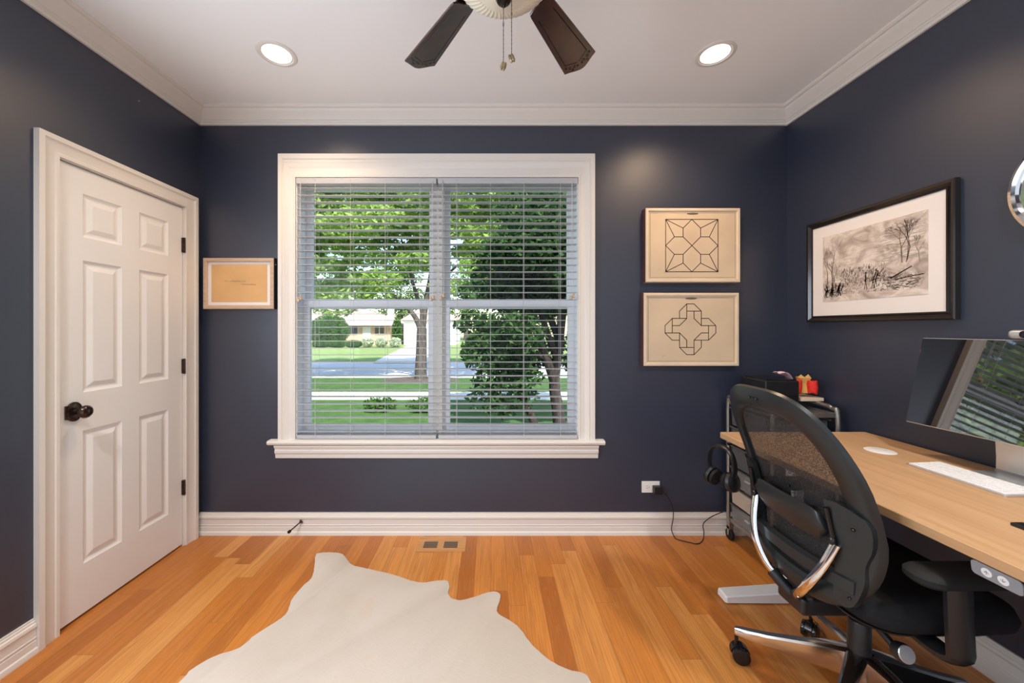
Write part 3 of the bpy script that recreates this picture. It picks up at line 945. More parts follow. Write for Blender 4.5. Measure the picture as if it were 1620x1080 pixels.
def fan_blade(ang):
    d = Vector((math.cos(ang), math.sin(ang), 0))
    s_ = Vector((-math.sin(ang), math.cos(ang), 0))
    pit = R(-16)
    w = s_ * math.cos(pit) + Vector((0, 0, 1)) * math.sin(pit)
    nn = d.cross(w).normalized()
    O = Vector((FX, FY, FZ))
    f = lambda r, t, h: O + d * r + w * t + nn * h
    out = [(0.205, -0.022), (0.212, -0.040), (0.225, -0.043), (0.538, -0.067), (0.546, -0.050), (0.558, -0.030), (0.567, -0.012), (0.569, 0.0), (0.567, 0.012), (0.558, 0.030), (0.546, 0.050), (0.538, 0.067), (0.225, 0.043), (0.212, 0.040), (0.205, 0.022)]
    b = MB()
    b.loft([[f(r, t, -0.004) for r, t in [(0.205 + (r - 0.205) * 0.995 + 0.001, t * 0.97) for r, t in out]], [f(r, t, -0.0025) for r, t in out], [f(r, t, 0.0025) for r, t in out], [f(r, t, 0.004) for r, t in [(0.205 + (r - 0.205) * 0.995 + 0.001, t * 0.97) for r, t in out]]])
    bl = b.build('blade', M_FANWOOD, fan, angle=30)
    b = MB()
    for h in (-0.0038,):
        for sg in (-1, 1):
            b.tube([f(0.25, sg * 0.029, h), f(0.50, sg * 0.046, h)], 0.0019, 6)
            b.tube([f(0.497, sg * 0.046, h), f(0.522, sg * 0.004, h)], 0.0017, 6)
            for (r0, t0, rr) in ((0.530, 0.018, 0.008), (0.523, 0.036, 0.007), (0.540, 0.030, 0.006), (0.513, 0.048, 0.006), (0.537, 0.008, 0.005)):
                path = [f(r0 + rr * (1 - k / 16) * math.cos(k * 0.75), sg * (t0 + rr * (1 - k / 16) * math.sin(k * 0.75)), h) for k in range(13)]
                b.tube(path, 0.0013, 5)
    b.build('carving', M_FANLINE, bl)
    b = MB()
    b.loft([[f(0.10, -0.014, 0.010), f(0.10, 0.014, 0.010), f(0.10, 0.014, 0.018), f(0.10, -0.014, 0.018)], [f(0.18, -0.018, 0.008), f(0.18, 0.018, 0.008), f(0.18, 0.018, 0.012), f(0.18, -0.018, 0.012)],
            [f(0.25, -0.036, 0.0045), f(0.25, 0.036, 0.0045), f(0.25, 0.036, 0.008), f(0.25, -0.036, 0.008)], [f(0.27, -0.010, 0.0045), f(0.27, 0.010, 0.0045), f(0.27, 0.010, 0.007), f(0.27, -0.010, 0.007)]])
    b.build('blade_iron', M_FANMETAL, bl)
for k in range(5):
    fan_blade(R(90 + 34 + 2.0) - k * R(72))
for (cx_, cy_, zt, zb, tl) in ((FX - 0.001, FY - 0.004, FZ - 0.150, 2.045, 0.3), (FX + 0.022, FY + 0.0, FZ - 0.112, 2.070, -0.35)):
    b = MB()
    b.tube([(cx_, cy_, zt), (cx_, cy_, zb)], 0.0011, 6)
    n_ = int((zt - zb) / 0.006)
    for k in range(0, n_, 2):
        b.ball((cx_, cy_, zt - k * 0.006), 0.0017, 6)
    b.ball((cx_, cy_, zt - (zt - zb) * 0.35), (0.0022, 0.0022, 0.008), 8)
    ch = b.build('pull_chain', M_CHAIN, fan)
    b = MB()
    Mx = Matrix.Rotation(tl, 3, 'Y')
    for sg in (-1, 1):
        b.ball(Vector((cx_, cy_, zb - 0.013)) + Mx @ Vector((sg * 0.0035, 0, -0.001)), (0.005, 0.005, 0.013), 12, M=Mx)
    b.build('pendant', M_PENDANT, ch)

# ------------------------------------------------------------------ cowhide rug
HP = [(10, 532), (60, 480), (150, 430), (240, 400), (300, 350), (380, 300), (420, 265), (440, 215), (480, 165), (515, 132), (525, 90), (530, 47), (545, 37), (590, 35), (630, 40), (650, 60),
      (670, 82), (740, 100), (820, 118), (890, 142), (940, 150), (1000, 143), (1035, 145), (1042, 165), (1040, 198), (1075, 218), (1130, 208), (1190, 188), (1225, 187), (1238, 205), (1228, 240), (1230, 270),
      (1300, 315), (1360, 390), (1430, 450), (1500, 485), (1560, 500), (1582, 530)]
pts = []
for hx, hy in HP:
    px_, py_ = 280 + 0.4136 * hx, 860 + 0.4136 * hy
    Y = FPX * CAMZ / (py_ - VY)
    pts.append(((px_ - VX) / FPX * Y, Y))
pts += [(0.40, 1.20), (0.45, 1.00), (0.62, 0.86), (0.72, 0.70), (0.66, 0.56), (0.50, 0.52), (0.42, 0.30), (0.44, 0.0), (0.36, -0.30), (0.10, -0.46), (-0.25, -0.50), (-0.70, -0.46), (-1.0, -0.30), (-1.08, 0.0), (-1.10, 0.35), (-1.32, 0.52), (-1.45, 0.70), (-1.40, 0.86), (-1.22, 0.98), (-1.17, 1.15)]
dense = [(p.x, p.y) for p in smooth_path([(x, y, 0) for x, y in pts], 5, True)]
rg = random.Random(3)
dense = [(x + rg.uniform(-0.0015, 0.0015), y + rg.uniform(-0.0015, 0.0015)) for x, y in dense]
b = MB()
vs0 = [b.bm.verts.new((x, y, 0.0008)) for x, y in dense]
cx_, cy_ = sum(x for x, y in dense) / len(dense), sum(y for x, y in dense) / len(dense)
vs1 = [b.bm.verts.new((x, y, 0.004)) for x, y in dense]
vs2 = [b.bm.verts.new((cx_ + (x - cx_) * 0.992, cy_ + (y - cy_) * 0.992, 0.0062)) for x, y in dense]
n_ = len(dense)
for i in range(n_):
    j = (i + 1) % n_
    b.bm.faces.new((vs0[i], vs0[j], vs1[j], vs1[i])); b.bm.faces.new((vs1[i], vs1[j], vs2[j], vs2[i]))
b.bm.faces.new(vs2); b.bm.faces.new(vs0[::-1])
tag(b.build('cowhide_rug', hide_mat(), angle=60), 'cream cowhide rug lying on the oak floor', 'rug')

# ------------------------------------------------------------------ floor register, door stop, outlet and cord
b = MB()
vx0, vx1, vy0, vy1, vz = -0.4375, -0.149, 2.168, 2.322, 0.003
def rect_hole(b, X, Yy, z0, z1):
    for i in range(len(X) - 1):
        for j in range(len(Yy) - 1):
            if (i in (1, 3)) and j == 1:
                continue
            b.box((X[i], Yy[j], z0), (X[i + 1], Yy[j + 1], z1))
rect_hole(b, [vx0, -0.400, -0.317, -0.280, -0.197, vx1], [vy0, 2.203, 2.272, vy1], 0.0, vz)
reg = thing('floor_register', ((vx0 + vx1) / 2, (vy0 + vy1) / 2, 0), 'flush oak floor register with two slotted openings below the window', 'vent')
b.build('wood_plate', mat('oak_register', (0.55, 0.27, 0.09), 0.35, var=0.15, vscale=8, stretch=(1, 10, 10)), reg)
b = MB()
for xa, xb in ((-0.400, -0.317), (-0.280, -0.197)):
    b.box((xa, 2.203, 0.0001), (xb, 2.272, 0.0006))
b.build('duct_opening', M_BLACKP, reg)
b = MB()
for xa, xb in ((-0.400, -0.317), (-0.280, -0.197)):
    for k in range(4):
        y = 2.212 + k * 0.0165
        b.box((xa, y, 0.0006), (xb, y + 0.008, 0.0026))
b.build('grille_slats', mat('brown_grille', (0.23, 0.15, 0.10), 0.4, var=0.1), reg)

b = MB()
p0, p1 = Vector((-1.190, YB - 0.014, 0.086)), Vector((-1.226, YB - 0.075, 0.060))
d = (p1 - p0).normalized()
b.tube([p0, p0 + d * 0.006, p0 + d * 0.0061, p1], [0.013, 0.012, 0.004, 0.004], 14)
ds = thing('door_stop', p0, 'dark bronze door stop screwed to the back baseboard', 'door stop')
b.build('rod', M_BRONZE, ds)
b = MB(); b.tube([p1 - d * 0.002, p1 + d * 0.004, p1 + d * 0.014, p1 + d * 0.017], [0.007, 0.009, 0.009, 0.006], 14)
b.build('rubber_tip', M_RUBBER, ds)

ol = thing('wall_outlet', (1.011, YB, 0.298), 'white horizontal electrical outlet on the back wall', 'outlet')
b = MB().box((0.955, YB - 0.006, 0.262), (1.069, YB - 0.0005, 0.334), 0.002); b.build('cover_plate', M_PLATE, ol)
for xc in (0.990, 1.034):
    b = MB().box((xc - 0.018, YB - 0.0075, 0.282), (xc + 0.018, YB - 0.0055, 0.314), 0.003, 2); so = b.build('socket', M_PLATE, ol)
    b = MB().box((xc - 0.006, YB - 0.0082, 0.303), (xc + 0.002, YB - 0.0072, 0.305)).box((xc - 0.006, YB - 0.0082, 0.291), (xc + 0.004, YB - 0.0072, 0.293)).box((xc + 0.008, YB - 0.0082, 0.296), (xc + 0.012, YB - 0.0072, 0.300))
    b.build('slot', M_BLACKP, so)
pl = thing('power_adapter', (1.05, YB - 0.03, 0.27), 'black power plug and cord running from the outlet', 'power cord')
b = MB().box((1.020, YB - 0.045, 0.266), (1.072, YB - 0.0085, 0.312), 0.004); b.build('plug', M_BLACKP, pl)
pth = [(1.07, YB - 0.03, 0.285), (1.10, YB - 0.032, 0.255), (1.135, YB - 0.034, 0.19), (1.14, YB - 0.034, 0.12), (1.128, YB - 0.036, 0.05), (1.140, YB - 0.045, 0.008),
       pix(1072, 853, 2.29), pix(1090, 859, 2.26), pix(1104, 861, 2.245), pix(1112, 854, 2.285), (1.325, YB - 0.045, 0.030), (1.325, YB - 0.035, 0.075), (1.350, YB - 0.034, 0.105), (1.400, YB - 0.033, 0.135), (1.50, YB - 0.03, 0.17)]
pth = [Vector((p[0], p[1], max(p[2], 0.0035))) for p in pth]
b = MB().tube(smooth_path(pth, 6), 0.0028, 7); b.build('cord', M_BLACKP, pl)

# ------------------------------------------------------------------ standing desk
DX0, DX1, DYa, DYb, DZ = 1.137, 1.862, 0.335, 1.855, 0.785
desk = thing('standing_desk', ((DX0 + DX1) / 2, (DYa + DYb) / 2, 0), 'pale bamboo standing desk with white feet along the right wall', 'desk')
def rounded_rect(x0, x1, y0, y1, r, n=5):
    o = []
    for cx_, cy_, a0 in ((x1 - r, y1 - r, 0), (x0 + r, y1 - r, 90), (x0 + r, y0 + r, 180), (x1 - r, y0 + r, 270)):
        for k in range(n + 1):
            a_ = R(a0 + 90 * k / n)
            o.append((cx_ + r * math.cos(a_), cy_ + r * math.sin(a_)))
    return o
rr = rounded_rect(DX0, DX1, DYa, DYb, 0.012)
rr2 = rounded_rect(DX0 + 0.002, DX1 - 0.002, DYa + 0.002, DYb - 0.002, 0.011)
b = MB().loft([[(x, y, z) for x, y in p] for p, z in ((rr2, DZ - 0.028), (rr, DZ - 0.026), (rr, DZ - 0.002), (rr2, DZ))])
b.build('desktop', bamboo_mat(), desk, angle=30)
gx, gy = 1.637, 1.567
b = MB().lathe([(0.001, DZ + 0.003), (0.046, DZ + 0.003), (0.050, DZ + 0.0005), (0.050, DZ - 0.001), (0.001, DZ - 0.001)], (gx, gy, 0), seg=40)
b.box((gx - 0.010, gy - 0.002, DZ + 0.003), (gx + 0.010, gy + 0.002, DZ + 0.0034))
b.build('grommet_cover', M_DESKLEG, desk)
for yy in (1.790, 0.450):
    b = MB()
    b.loft([[(x, yy + s_ * w_, z) for s_, z in ((-1, 0.006), (1, 0.006), (1, zt_), (0.85, zt_ + 0.004), (-0.85, zt_ + 0.004), (-1, zt_))] for x, w_, zt_ in ((1.108, 0.028, 0.026), (1.116, 0.034, 0.032), (1.40, 0.036, 0.050), (1.50, 0.036, 0.050), (1.74, 0.034, 0.032), (1.75, 0.028, 0.026))])
    b.build('foot', M_DESKLEG, desk, angle=30)
    for xx in (1.14, 1.72):
        MB().lathe([(0.018, 0.0), (0.020, 0.003), (0.012, 0.007)], (xx, yy, 0), seg=16).build('glide', M_RUBBER, desk)
    b = MB().box((1.425, yy - 0.030, 0.050), (1.495, yy + 0.030, 0.46), 0.004).box((1.434, yy - 0.024, 0.45), (1.486, yy + 0.024, 0.72), 0.003)
    b.build('lifting_column', M_DESKLEG, desk)
    b = MB().box((1.20, yy - 0.025, 0.72), (1.80, yy + 0.025, DZ - 0.028)); b.build('top_bracket', M_BLACKP, desk)
b = MB().box((1.41, 0.46, 0.715), (1.51, 1.78, DZ - 0.030), 0.002); b.build('cross_rail', M_BLACKP, desk)
# up/down switch under the front edge
b = MB()
cpy0, cpy1 = 0.798, 0.880
b.loft([[(DX0 + 0.001 + dx, y, z) for dx, z in ((0.0, DZ - 0.0285), (0.004, DZ - 0.058), (0.012, DZ - 0.064), (0.07, DZ - 0.060), (0.07, DZ - 0.0285))] for y in (cpy0, cpy1)])
ctl = b.build('control_box', M_BLACKP, desk, angle=25)
b = MB()
pp = rounded_rect(cpy0 - 0.002, cpy1 + 0.002, 0, 0.032, 0.008)
fnp = lambda u, v, o: Vector((DX0 + 0.0005 + (0.032 - v) * 0.12 - o, u, DZ - 0.0605 + v))
b.prism(pp, fnp, 0.0, 0.003)
pn = b.build('switch_panel', M_PANEL, ctl, angle=25)
for k, uc in enumerate((0.854, 0.826)):
    b = MB(); b.prism([(uc + 0.0095 * math.cos(2 * PI * i / 24), 0.016 + 0.0095 * math.sin(2 * PI * i / 24)) for i in range(24)], fnp, 0.003, 0.0042)
    b.build('button', M_BTN, ctl)
    b = MB()
    s_ = 1 if k == 0 else -1
    for p_, q_ in (((uc - 0.004, 0.016 - 0.001 * s_), (uc, 0.016 + 0.003 * s_)), ((uc + 0.004, 0.016 - 0.001 * s_), (uc, 0.016 + 0.003 * s_)), ((uc, 0.016 - 0.004 * s_), (uc, 0.016 + 0.003 * s_))):
        stroke(b, p_, q_, 0.0014, fnp, 0.0045)
    b.build('arrow_mark', M_PANEL, ctl, angle=0)

# black mat on the floor below the desk
b = MB().loft([[(x, y, z) for x, y in p] for p, z in ((rounded_rect(1.40, 1.845, 0.25, 1.30, 0.04), 0.0005), (rounded_rect(1.40, 1.845, 0.25, 1.30, 0.04), 0.012), (rounded_rect(1.412, 1.833, 0.262, 1.288, 0.035), 0.018))])
tag(b.build('floor_mat', M_MAT, angle=30), 'black foam standing mat on the floor under the desk', 'mat')

# ------------------------------------------------------------------ monitor, webcam, keyboard, tablet
MY, MXb, MZ0, MH, TILT = 1.237, 1.722, 0.914, 0.354, R(11.5)
mon = thing('computer_monitor', (1.80, MY, DZ), 'wide black glossy monitor on a silver stand, reflecting the window', 'monitor')
Mm = Matrix.Translation((MXb, MY, MZ0)) @ Matrix.Rotation(TILT, 4, 'Y')
def m_box(a, c, bev): return MB().box(a, c, bev, 3, M=Mm)
m_box((0.001, -0.312, 0.0), (0.020, 0.312, MH), 0.004).build('housing', M_SILVER, mon)
m_box((-0.0008, -0.309, 0.003), (0.0015, 0.309, MH - 0.003), 0.0004).build('screen', M_SCREEN, mon)
b = MB()
b.loft([[(x, MY + s_, z) for s_ in (-0.095, 0.095)] + [(x + 0.008, MY + s_, z) for s_ in (0.095, -0.095)] for x, z in ((1.772, 1.06), (1.790, 1.02), (1.800, 0.95), (1.806, 0.84), (1.805, 0.80), (1.798, DZ + 0.008))])
b.box((1.768, MY - 0.05, 1.03), (1.80, MY + 0.05, 1.10), 0.003)
b.build('stand_neck', M_SILVER, mon, angle=30)
b = MB().box((1.706, MY - 0.096, DZ + 0.0002), (1.835, MY + 0.096, DZ + 0.008), 0.002); b.build('stand_base', M_SILVER, mon)
wc = thing('webcam', (1.795, MY, 1.262), 'silver rounded webcam clipped on top of the monitor', 'webcam')
b = MB().box((1.772, MY - 0.046, 1.264), (1.806, MY + 0.046, 1.294), 0.012, 4); b.build('body', M_SILVER, wc)
b = MB().lathe([(0.012, 0), (0.012, -0.004), (0.008, -0.003), (0.001, -0.003)], (1.773, MY, 1.279), 'X', 20); b.build('lens', M_BLACKG, wc)

kb = thing('keyboard', (1.634, 1.272, DZ), 'slim white keyboard in front of the monitor', 'keyboard')
kx0, kx1, ky0, ky1 = 1.570, 1.700, 1.136, 1.412
b = MB()
prk = rounded_rect(kx0, kx1, ky0, ky1, 0.008)
b.loft([[(x, y, DZ + 0.0005) for x, y in prk], [(x, y, DZ + 0.005 + (x - kx0) * 0.045) for x, y in prk]])
b.build('case', M_SILVER, kb, angle=30)
cnt = 0
for r_ in range(6):
    n_ = 14 if r_ < 5 else 9
    xx = kx1 - 0.006 - (r_ + 1) * 0.0198
    yl = ky1 - 0.005
    for k in range(n_):
        w_ = (ky1 - ky0 - 0.01) / 14
        if n_ == 9:
            w_ = (ky1 - ky0 - 0.01) * (0.36 if k == 4 else 0.08)
        hz = DZ + 0.0052 + (xx - kx0) * 0.045
        b = MB()
        b.box((xx + 0.001, yl - w_ + 0.001, hz), (xx + 0.0188, yl - 0.001, hz + 0.003), 0.0008, 1)
        b.build('key', M_KEY, kb)
        yl -= w_
        cnt += 1
b = MB().box((1.358, 0.76, DZ + 0.0005), (1.520, 0.976, DZ + 0.009), 0.003)
tab = thing('tablet', (1.44, 0.87, DZ), 'dark tablet lying flat near the front edge of the desk', 'tablet')
b.build('back_case', M_BLACKP, tab)
b = MB().box((1.361, 0.763, DZ + 0.0088), (1.517, 0.973, DZ + 0.0094)); b.build('screen', M_SCREEN, tab)

# ------------------------------------------------------------------ headphones on the desk corner
hp = thing('headphones', (1.155, 1.80, 0.55), 'black over-ear headphones hanging below the far desk corner', 'headphones')
hc = Vector((1.112, 1.795, 0.590))
Mh = Matrix.Rotation(R(-68), 3, 'Z')
def hpt(u, v, w): return hc + Mh @ Vector((u, v, w))
path = smooth_path([hpt(-0.060, 0, 0.01), hpt(-0.066, 0, 0.06), hpt(-0.053, 0, 0.112), hpt(-0.022, 0, 0.138), hpt(0.018, 0, 0.140), hpt(0.050, 0, 0.115), hpt(0.066, 0, 0.06), hpt(0.060, 0, 0.01)], 6)
b = MB().tube(path, 0.0085, 10, flat=1.9, up=(Mh @ Vector((1, 0, 0)))); b.build('headband', M_BLACKP, hp)
for sg in (-1, 1):
    b = MB().lathe([(0.001, 0.022), (0.028, 0.020), (0.042, 0.012), (0.046, 0.0), (0.042, -0.010), (0.001, -0.012)], hpt(sg * 0.052, 0, -0.012), 'Z', 26, M=(Mh @ Matrix.Rotation(sg * R(78), 3, 'Y')))
    ec = b.build('ear_cup', M_BLACKP, hp)
    b = MB().lathe([(0.014, -0.012), (0.034, -0.013), (0.043, -0.020), (0.039, -0.030), (0.024, -0.030), (0.014, -0.022)], hpt(sg * 0.052, 0, -0.012), 'Z', 26, M=(Mh @ Matrix.Rotation(sg * R(78), 3, 'Y')))
    b.build('ear_pad', M_RUBBER, ec)
b = MB().tube(smooth_path([(1.175, 1.80, DZ - 0.029), (1.17, 1.80, 0.745), (1.150, 1.80, 0.737), (1.145, 1.80, 0.748)], 4), 0.004, 8)
b.box((1.150, 1.780, DZ - 0.0325), (1.200, 1.820, DZ - 0.0285), 0.001)
tag(b.build('headphone_hook', M_BLACKP), 'small black hook under the desk corner holding the headphones', 'hook')

# ------------------------------------------------------------------ rolling drawer cart in the corner
CX0, CX1, CY0, CY1 = 1.470, 1.810, 1.945, 2.305
cart = thing('drawer_cart', ((CX0 + CX1) / 2, (CY0 + CY1) / 2, 0), 'grey steel rolling drawer cart in the corner behind the desk', 'cart')
b = MB()
for x in (CX0, CX1):
    b.tube(smooth_path([(x, CY1, 0.105), (x, CY1, 0.50), (x, CY1, 0.84), (x, CY1 - 0.03, 0.878), (x, CY1 - 0.08, 0.885), (x, CY0 + 0.08, 0.885), (x, CY0 + 0.03, 0.875), (x, CY0, 0.84), (x, CY0, 0.50), (x, CY0, 0.105)], 5), 0.011, 10)
b.build('tube_frame', M_STEEL, cart)
for z in (0.125, 0.845):
    for lo_, hi_ in (((CX0, CY0 + 0.004), (CX0 + 0.016, CY1 - 0.004)), ((CX1 - 0.016, CY0 + 0.004), (CX1, CY1 - 0.004)), ((CX0, CY0 - 0.002), (CX1, CY0 + 0.010)), ((CX0, CY1 - 0.010), (CX1, CY1 + 0.002))):
        MB().box((*lo_, z - 0.012), (*hi_, z + 0.012), 0.002).build('rail', M_STEEL, cart)
b = MB().box((CX0 + 0.012, CY0 + 0.01, 0.836), (CX1 - 0.012, CY1 - 0.01, 0.846)); b.build('top_tray', M_STEEL, cart)
specs = [(0.470, 0.585, M_GREYBIN), (0.355, 0.455, M_TRAY), (0.245, 0.340, M_CREAMBIN), (0.140, 0.230, M_TRAY), (0.60, 0.70, M_GREYBIN), (0.715, 0.815, M_GREYBIN)]
for i, (za, zb, mm) in enumerate(specs):
    b = MB()
    b.box((CX0 - 0.004, CY0 + 0.02, zb - 0.004), (CX0 + 0.004, CY1 - 0.016, zb + 0.004)).box((CX1 - 0.02, CY0 + 0.02, zb - 0.004), (CX1 - 0.012, CY1 - 0.02, zb + 0.004))
    b.build('runner', M_STEEL, cart)
    b = MB()
    ya, yb, t_ = CY0 + 0.030, CY1 - 0.030, 0.003
    b.box((CX0 - 0.002, ya + 0.012, za), (CX0 + 0.001, yb - 0.012, zb - 0.005)); b.box((CX1 - 0.03, ya, za), (CX1 - 0.027, yb, zb - 0.005))
    for y in (ya, yb):
        b.loft([[(CX0, y + (0.012 if y == ya else -0.012), za), (CX0, y, zb - 0.005), (CX1 - 0.028, y, zb - 0.005), (CX1 - 0.028, y + (0.012 if y == ya else -0.012), za)], [(CX0, y + 0.003 + (0.012 if y == ya else -0.012), za), (CX0, y + 0.003, zb - 0.005), (CX1 - 0.028, y + 0.003, zb - 0.005), (CX1 - 0.028, y + 0.003 + (0.012 if y == ya else -0.012), za)]])
    b.box((CX0, ya + 0.012, za), (CX1 - 0.028, yb - 0.012, za + 0.003))
    dr = b.build('drawer', mm, cart)
    b = MB()
    yc = (ya + yb) / 2
    if i == 0 or i > 3:
        b.prism([(yc + 0.03 * math.cos(PI + PI * k / 12), zb - 0.005 + 0.026 * math.sin(PI + PI * k / 12)) for k in range(13)], lambda u, v, o: Vector((CX0 - 0.002 - o, u, v)), 0.0, 0.0008)
        b.build('finger_notch', M_BLACKP, dr)
    else:
        b.box((CX0 - 0.012, yc - 0.020, zb - 0.040), (CX0 - 0.001, yc + 0.020, zb - 0.030), 0.003)
        b.build('handle', M_CREAMBIN if i == 2 else M_SEEDGREY, dr)
for x in (CX0 + 0.004, CX1 - 0.004):
    for y in (CY0, CY1 - 0.01):
        b = MB()
        b.box((x - 0.014, y - 0.014, 0.066), (x + 0.014, y + 0.014, 0.112), 0.003)
        b.loft([[(x + s_ * 0.014, y - 0.012, 0.085), (x + s_ * 0.014, y + 0.012, 0.085), (x + s_ * 0.014, y + 0.006, 0.030), (x + s_ * 0.014, y - 0.006, 0.030)] for s_ in (-1, -0.8)])
        b.loft([[(x + s_ * 0.014, y - 0.012, 0.085), (x + s_ * 0.014, y + 0.012, 0.085), (x + s_ * 0.014, y + 0.006, 0.030), (x + s_ * 0.014, y - 0.006, 0.030)] for s_ in (0.8, 1)])
        c_ = b.build('caster', M_STEEL, cart)
        b = MB().lathe([(0.008, -0.010), (0.030, -0.010), (0.034, -0.006), (0.034, 0.006), (0.030, 0.010), (0.008, 0.010)], (x, y, 0.0345), 'X', 26)
        b.build('wheel', M_RUBBER, c_)
# things in and on the cart
b = MB().box((1.49, 1.99, 0.4365), (1.70, 2.19, 0.4445), 0.001).box((1.50, 1.995, 0.4446), (1.69, 2.18, 0.4526), 0.001)
tag(b.build('green_folder', M_GREEN), 'bright green folder lying in the second visible cart drawer', 'folder')
b = MB().box((1.49, 1.998, 0.359), (1.76, 2.18, 0.4360), 0.002)
tag(b.build('paper_stack', M_BOXPAPER), 'stack of cream papers under the green folder', 'papers')
b = MB().box((1.50, 1.998, 0.249), (1.72, 2.20, 0.348), 0.002)
tag(b.build('pink_envelope', M_PINK), 'stack of pink papers in the cream cart drawer', 'papers')
b = MB().box((1.50, 2.0, 0.144), (1.75, 2.17, 0.200), 0.004)
tag(b.build('storage_pouch', M_GREYBIN), 'grey pouch in the lowest cart drawer', 'pouch')
pr_ = thing('desktop_printer', (1.60, 2.16, 0.847), 'black boxy printer on top of the cart', 'printer')
b = MB().box((1.520, 2.06, 0.848), (1.708, 2.27, 1.010), 0.008, 3); b.build('body', M_BLACKP, pr_)
b = MB().box((1.530, 2.07, 1.0095), (1.700, 2.25, 1.016), 0.003); b.build('lid', M_BLACKG, pr_)
b = MB().box((1.535, 2.050, 0.89), (1.690, 2.0605, 0.93), 0.002); b.build('paper_slot', M_BLACKG, pr_)
b = MB()
rings = []
for i in range(8):
    u = i / 7
    rings.append([(1.625 + 0.10 * u, 2.10 + 0.05 * v_ - 0.01 * math.sin(u * 5), 1.0185 + 0.030 * math.sin((1 - u) * 2.2) * (0.6 + 0.4 * math.sin(v_ * 3 + u * 4)) * (1 if v_ else 0.9) - (0.03 * max(0, u - 0.8) / 0.2) + 0.012 * (1 - u)) for v_ in (0, 0.33, 0.66, 1)])
b.loft(rings, closed=False, cap=False)
pc_ = b.build('pink_cloth', M_PINKC, angle=60)
md = pc_.modifiers.new('thickness', 'SOLIDIFY'); md.thickness = 0.002
tag(pc_, 'crumpled pale pink cloth draped over the printer corner', 'cloth')
fg = thing('plush_figurine', (1.772, 2.13, 0.88), 'small red and tan figurine with two ears on a cream block', 'figurine')
b = MB().box((1.715, 2.06, 0.8965), (1.842, 2.19, 0.915), 0.002); b.build('block', M_CREAMBLK, fg)
b = MB().tube([(1.772, 2.13, 0.914), (1.772, 2.13, 0.940)], 0.004, 8); b.build('peg', M_CREAMBLK, fg)
b = MB()
b.loft([[(1.772 + x * w_, 2.115 + y_ * w_, z) for x, y_ in ((-0.022, -0.020), (0.018, -0.026), (0.024, 0.018), (-0.016, 0.026))] for z, w_ in ((0.936, 1.1), (0.95, 1.0), (0.985, 0.8), (1.0, 0.9), (1.022, 1.2))])
b.loft([[(1.756 + dx, 2.105 + dy, 1.020) for dx, dy in ((-0.012, -0.012), (0.012, -0.012), (0.012, 0.014), (-0.012, 0.014))], [(1.752, 2.105, 1.040)] * 4])
b.loft([[(1.790 + dx, 2.105 + dy, 1.020) for dx, dy in ((-0.012, -0.012), (0.012, -0.012), (0.012, 0.012), (-0.012, 0.012))], [(1.794, 2.105, 1.040)] * 4])
b.build('body', M_YEL, fg)
for x0_, x1_, dy_ in ((-0.058, -0.018, 0.012), (0.004, 0.050, -0.014)):
    b = MB()
    rings = []
    for k in range(9):
        u = k / 8
        x_ = 1.772 + x0_ + (x1_ - x0_) * u
        bulge = 0.016 * math.sin(PI * u)
        rings.append([(x_, 2.092 + dy_ - bulge, 0.938 + 0.006 * math.sin(u * 7)), (x_, 2.086 + dy_ - bulge, 0.97), (x_, 2.092 + dy_ - bulge, 1.004 + 0.006 * math.sin(u * 9 + 1)), (x_, 2.122 + dy_, 1.004), (x_, 2.122 + dy_, 0.938)])
    b.loft(rings)
    tag(b.build('wing', M_RED, fg), 'red felt side')

# ------------------------------------------------------------------ office chair
CYc = 1.25
chair = thing('office_chair', (1.236, CYc, 0), 'black mesh back swivel office chair with chrome yoke pulled up to the desk', 'chair')
BP = [(0.44, 1.010), (0.52, 1.008), (0.60, 1.020), (0.70, 1.018), (0.78, 0.998), (0.86, 0.970), (0.94, 0.938), (1.02, 0.910), (1.10, 0.888), (1.14, 0.878)]
def bx_(z):
    if z <= BP[0][0]: return BP[0][1]
    for (za, xa), (zb, xb) in zip(BP, BP[1:]):
        if z <= zb:
            return xa + (xb - xa) * (z - za) / (zb - za)
    return BP[-1][1]
def S(u, z, off=0.0):
    # smooth the profile a little by averaging
    x = (bx_(z - 0.03) + bx_(z) * 2 + bx_(z + 0.03)) / 4
    return Vector((x + 0.055 * (abs(u) / 0.25) ** 2.2 + off, CYc + u, z))
def outline(cz, hw, hh, n, N=72):
    o = []
    for k in range(N):
        a_ = 2 * PI * k / N
        ca, sa = math.cos(a_), math.sin(a_)
        o.append((hw * math.copysign(abs(ca) ** (2 / n), ca), cz + hh * math.copysign(abs(sa) ** (2 / n), sa)))
    return o
def taper(o):
    return [(u * (1.0 - 0.06 * max(0, (0.72 - z) / 0.26) ** 1.5 - 0.09 * max(0, (z - 0.85) / 0.25) ** 1.5), z) for u, z in o]
O_ = taper(outline(0.780, 0.250, 0.325, 3.2))
I_ = taper(outline(0.772, 0.186, 0.250, 3.4))
sect = [(0.0, 0.0), (0.06, -0.012), (0.3, -0.018), (0.75, -0.016), (0.95, -0.010), (1.0, 0.0), (0.95, 0.010), (0.6, 0.014), (0.2, 0.014)]
b = MB()
b.loft([[S(o[0] + (i_[0] - o[0]) * t_, o[1] + (i_[1] - o[1]) * t_, off) for t_, off in sect] for o, i_ in zip(O_, I_)], True, False, True)
br = b.build('backrest_frame', M_CHAIRP, chair, angle=40)
for u in (-0.016, 0.0, 0.016):
    b = MB(); b.ball(S(u, 1.066, -0.020), (0.004 if u else 0.0025, 0.005 if u else 0.003, 0.005 if u else 0.003), 10); b.build('screw', M_BLACKG, br)
b = MB()
c0 = [(0.0, 0.782)] * 72
b.loft([[S(i_[0] * t_, 0.772 + (i_[1] - 0.772) * t_, 0.004) for i_ in I_] for t_ in (0.02, 0.25, 0.5, 0.75, 0.9, 1.02)], True, False)
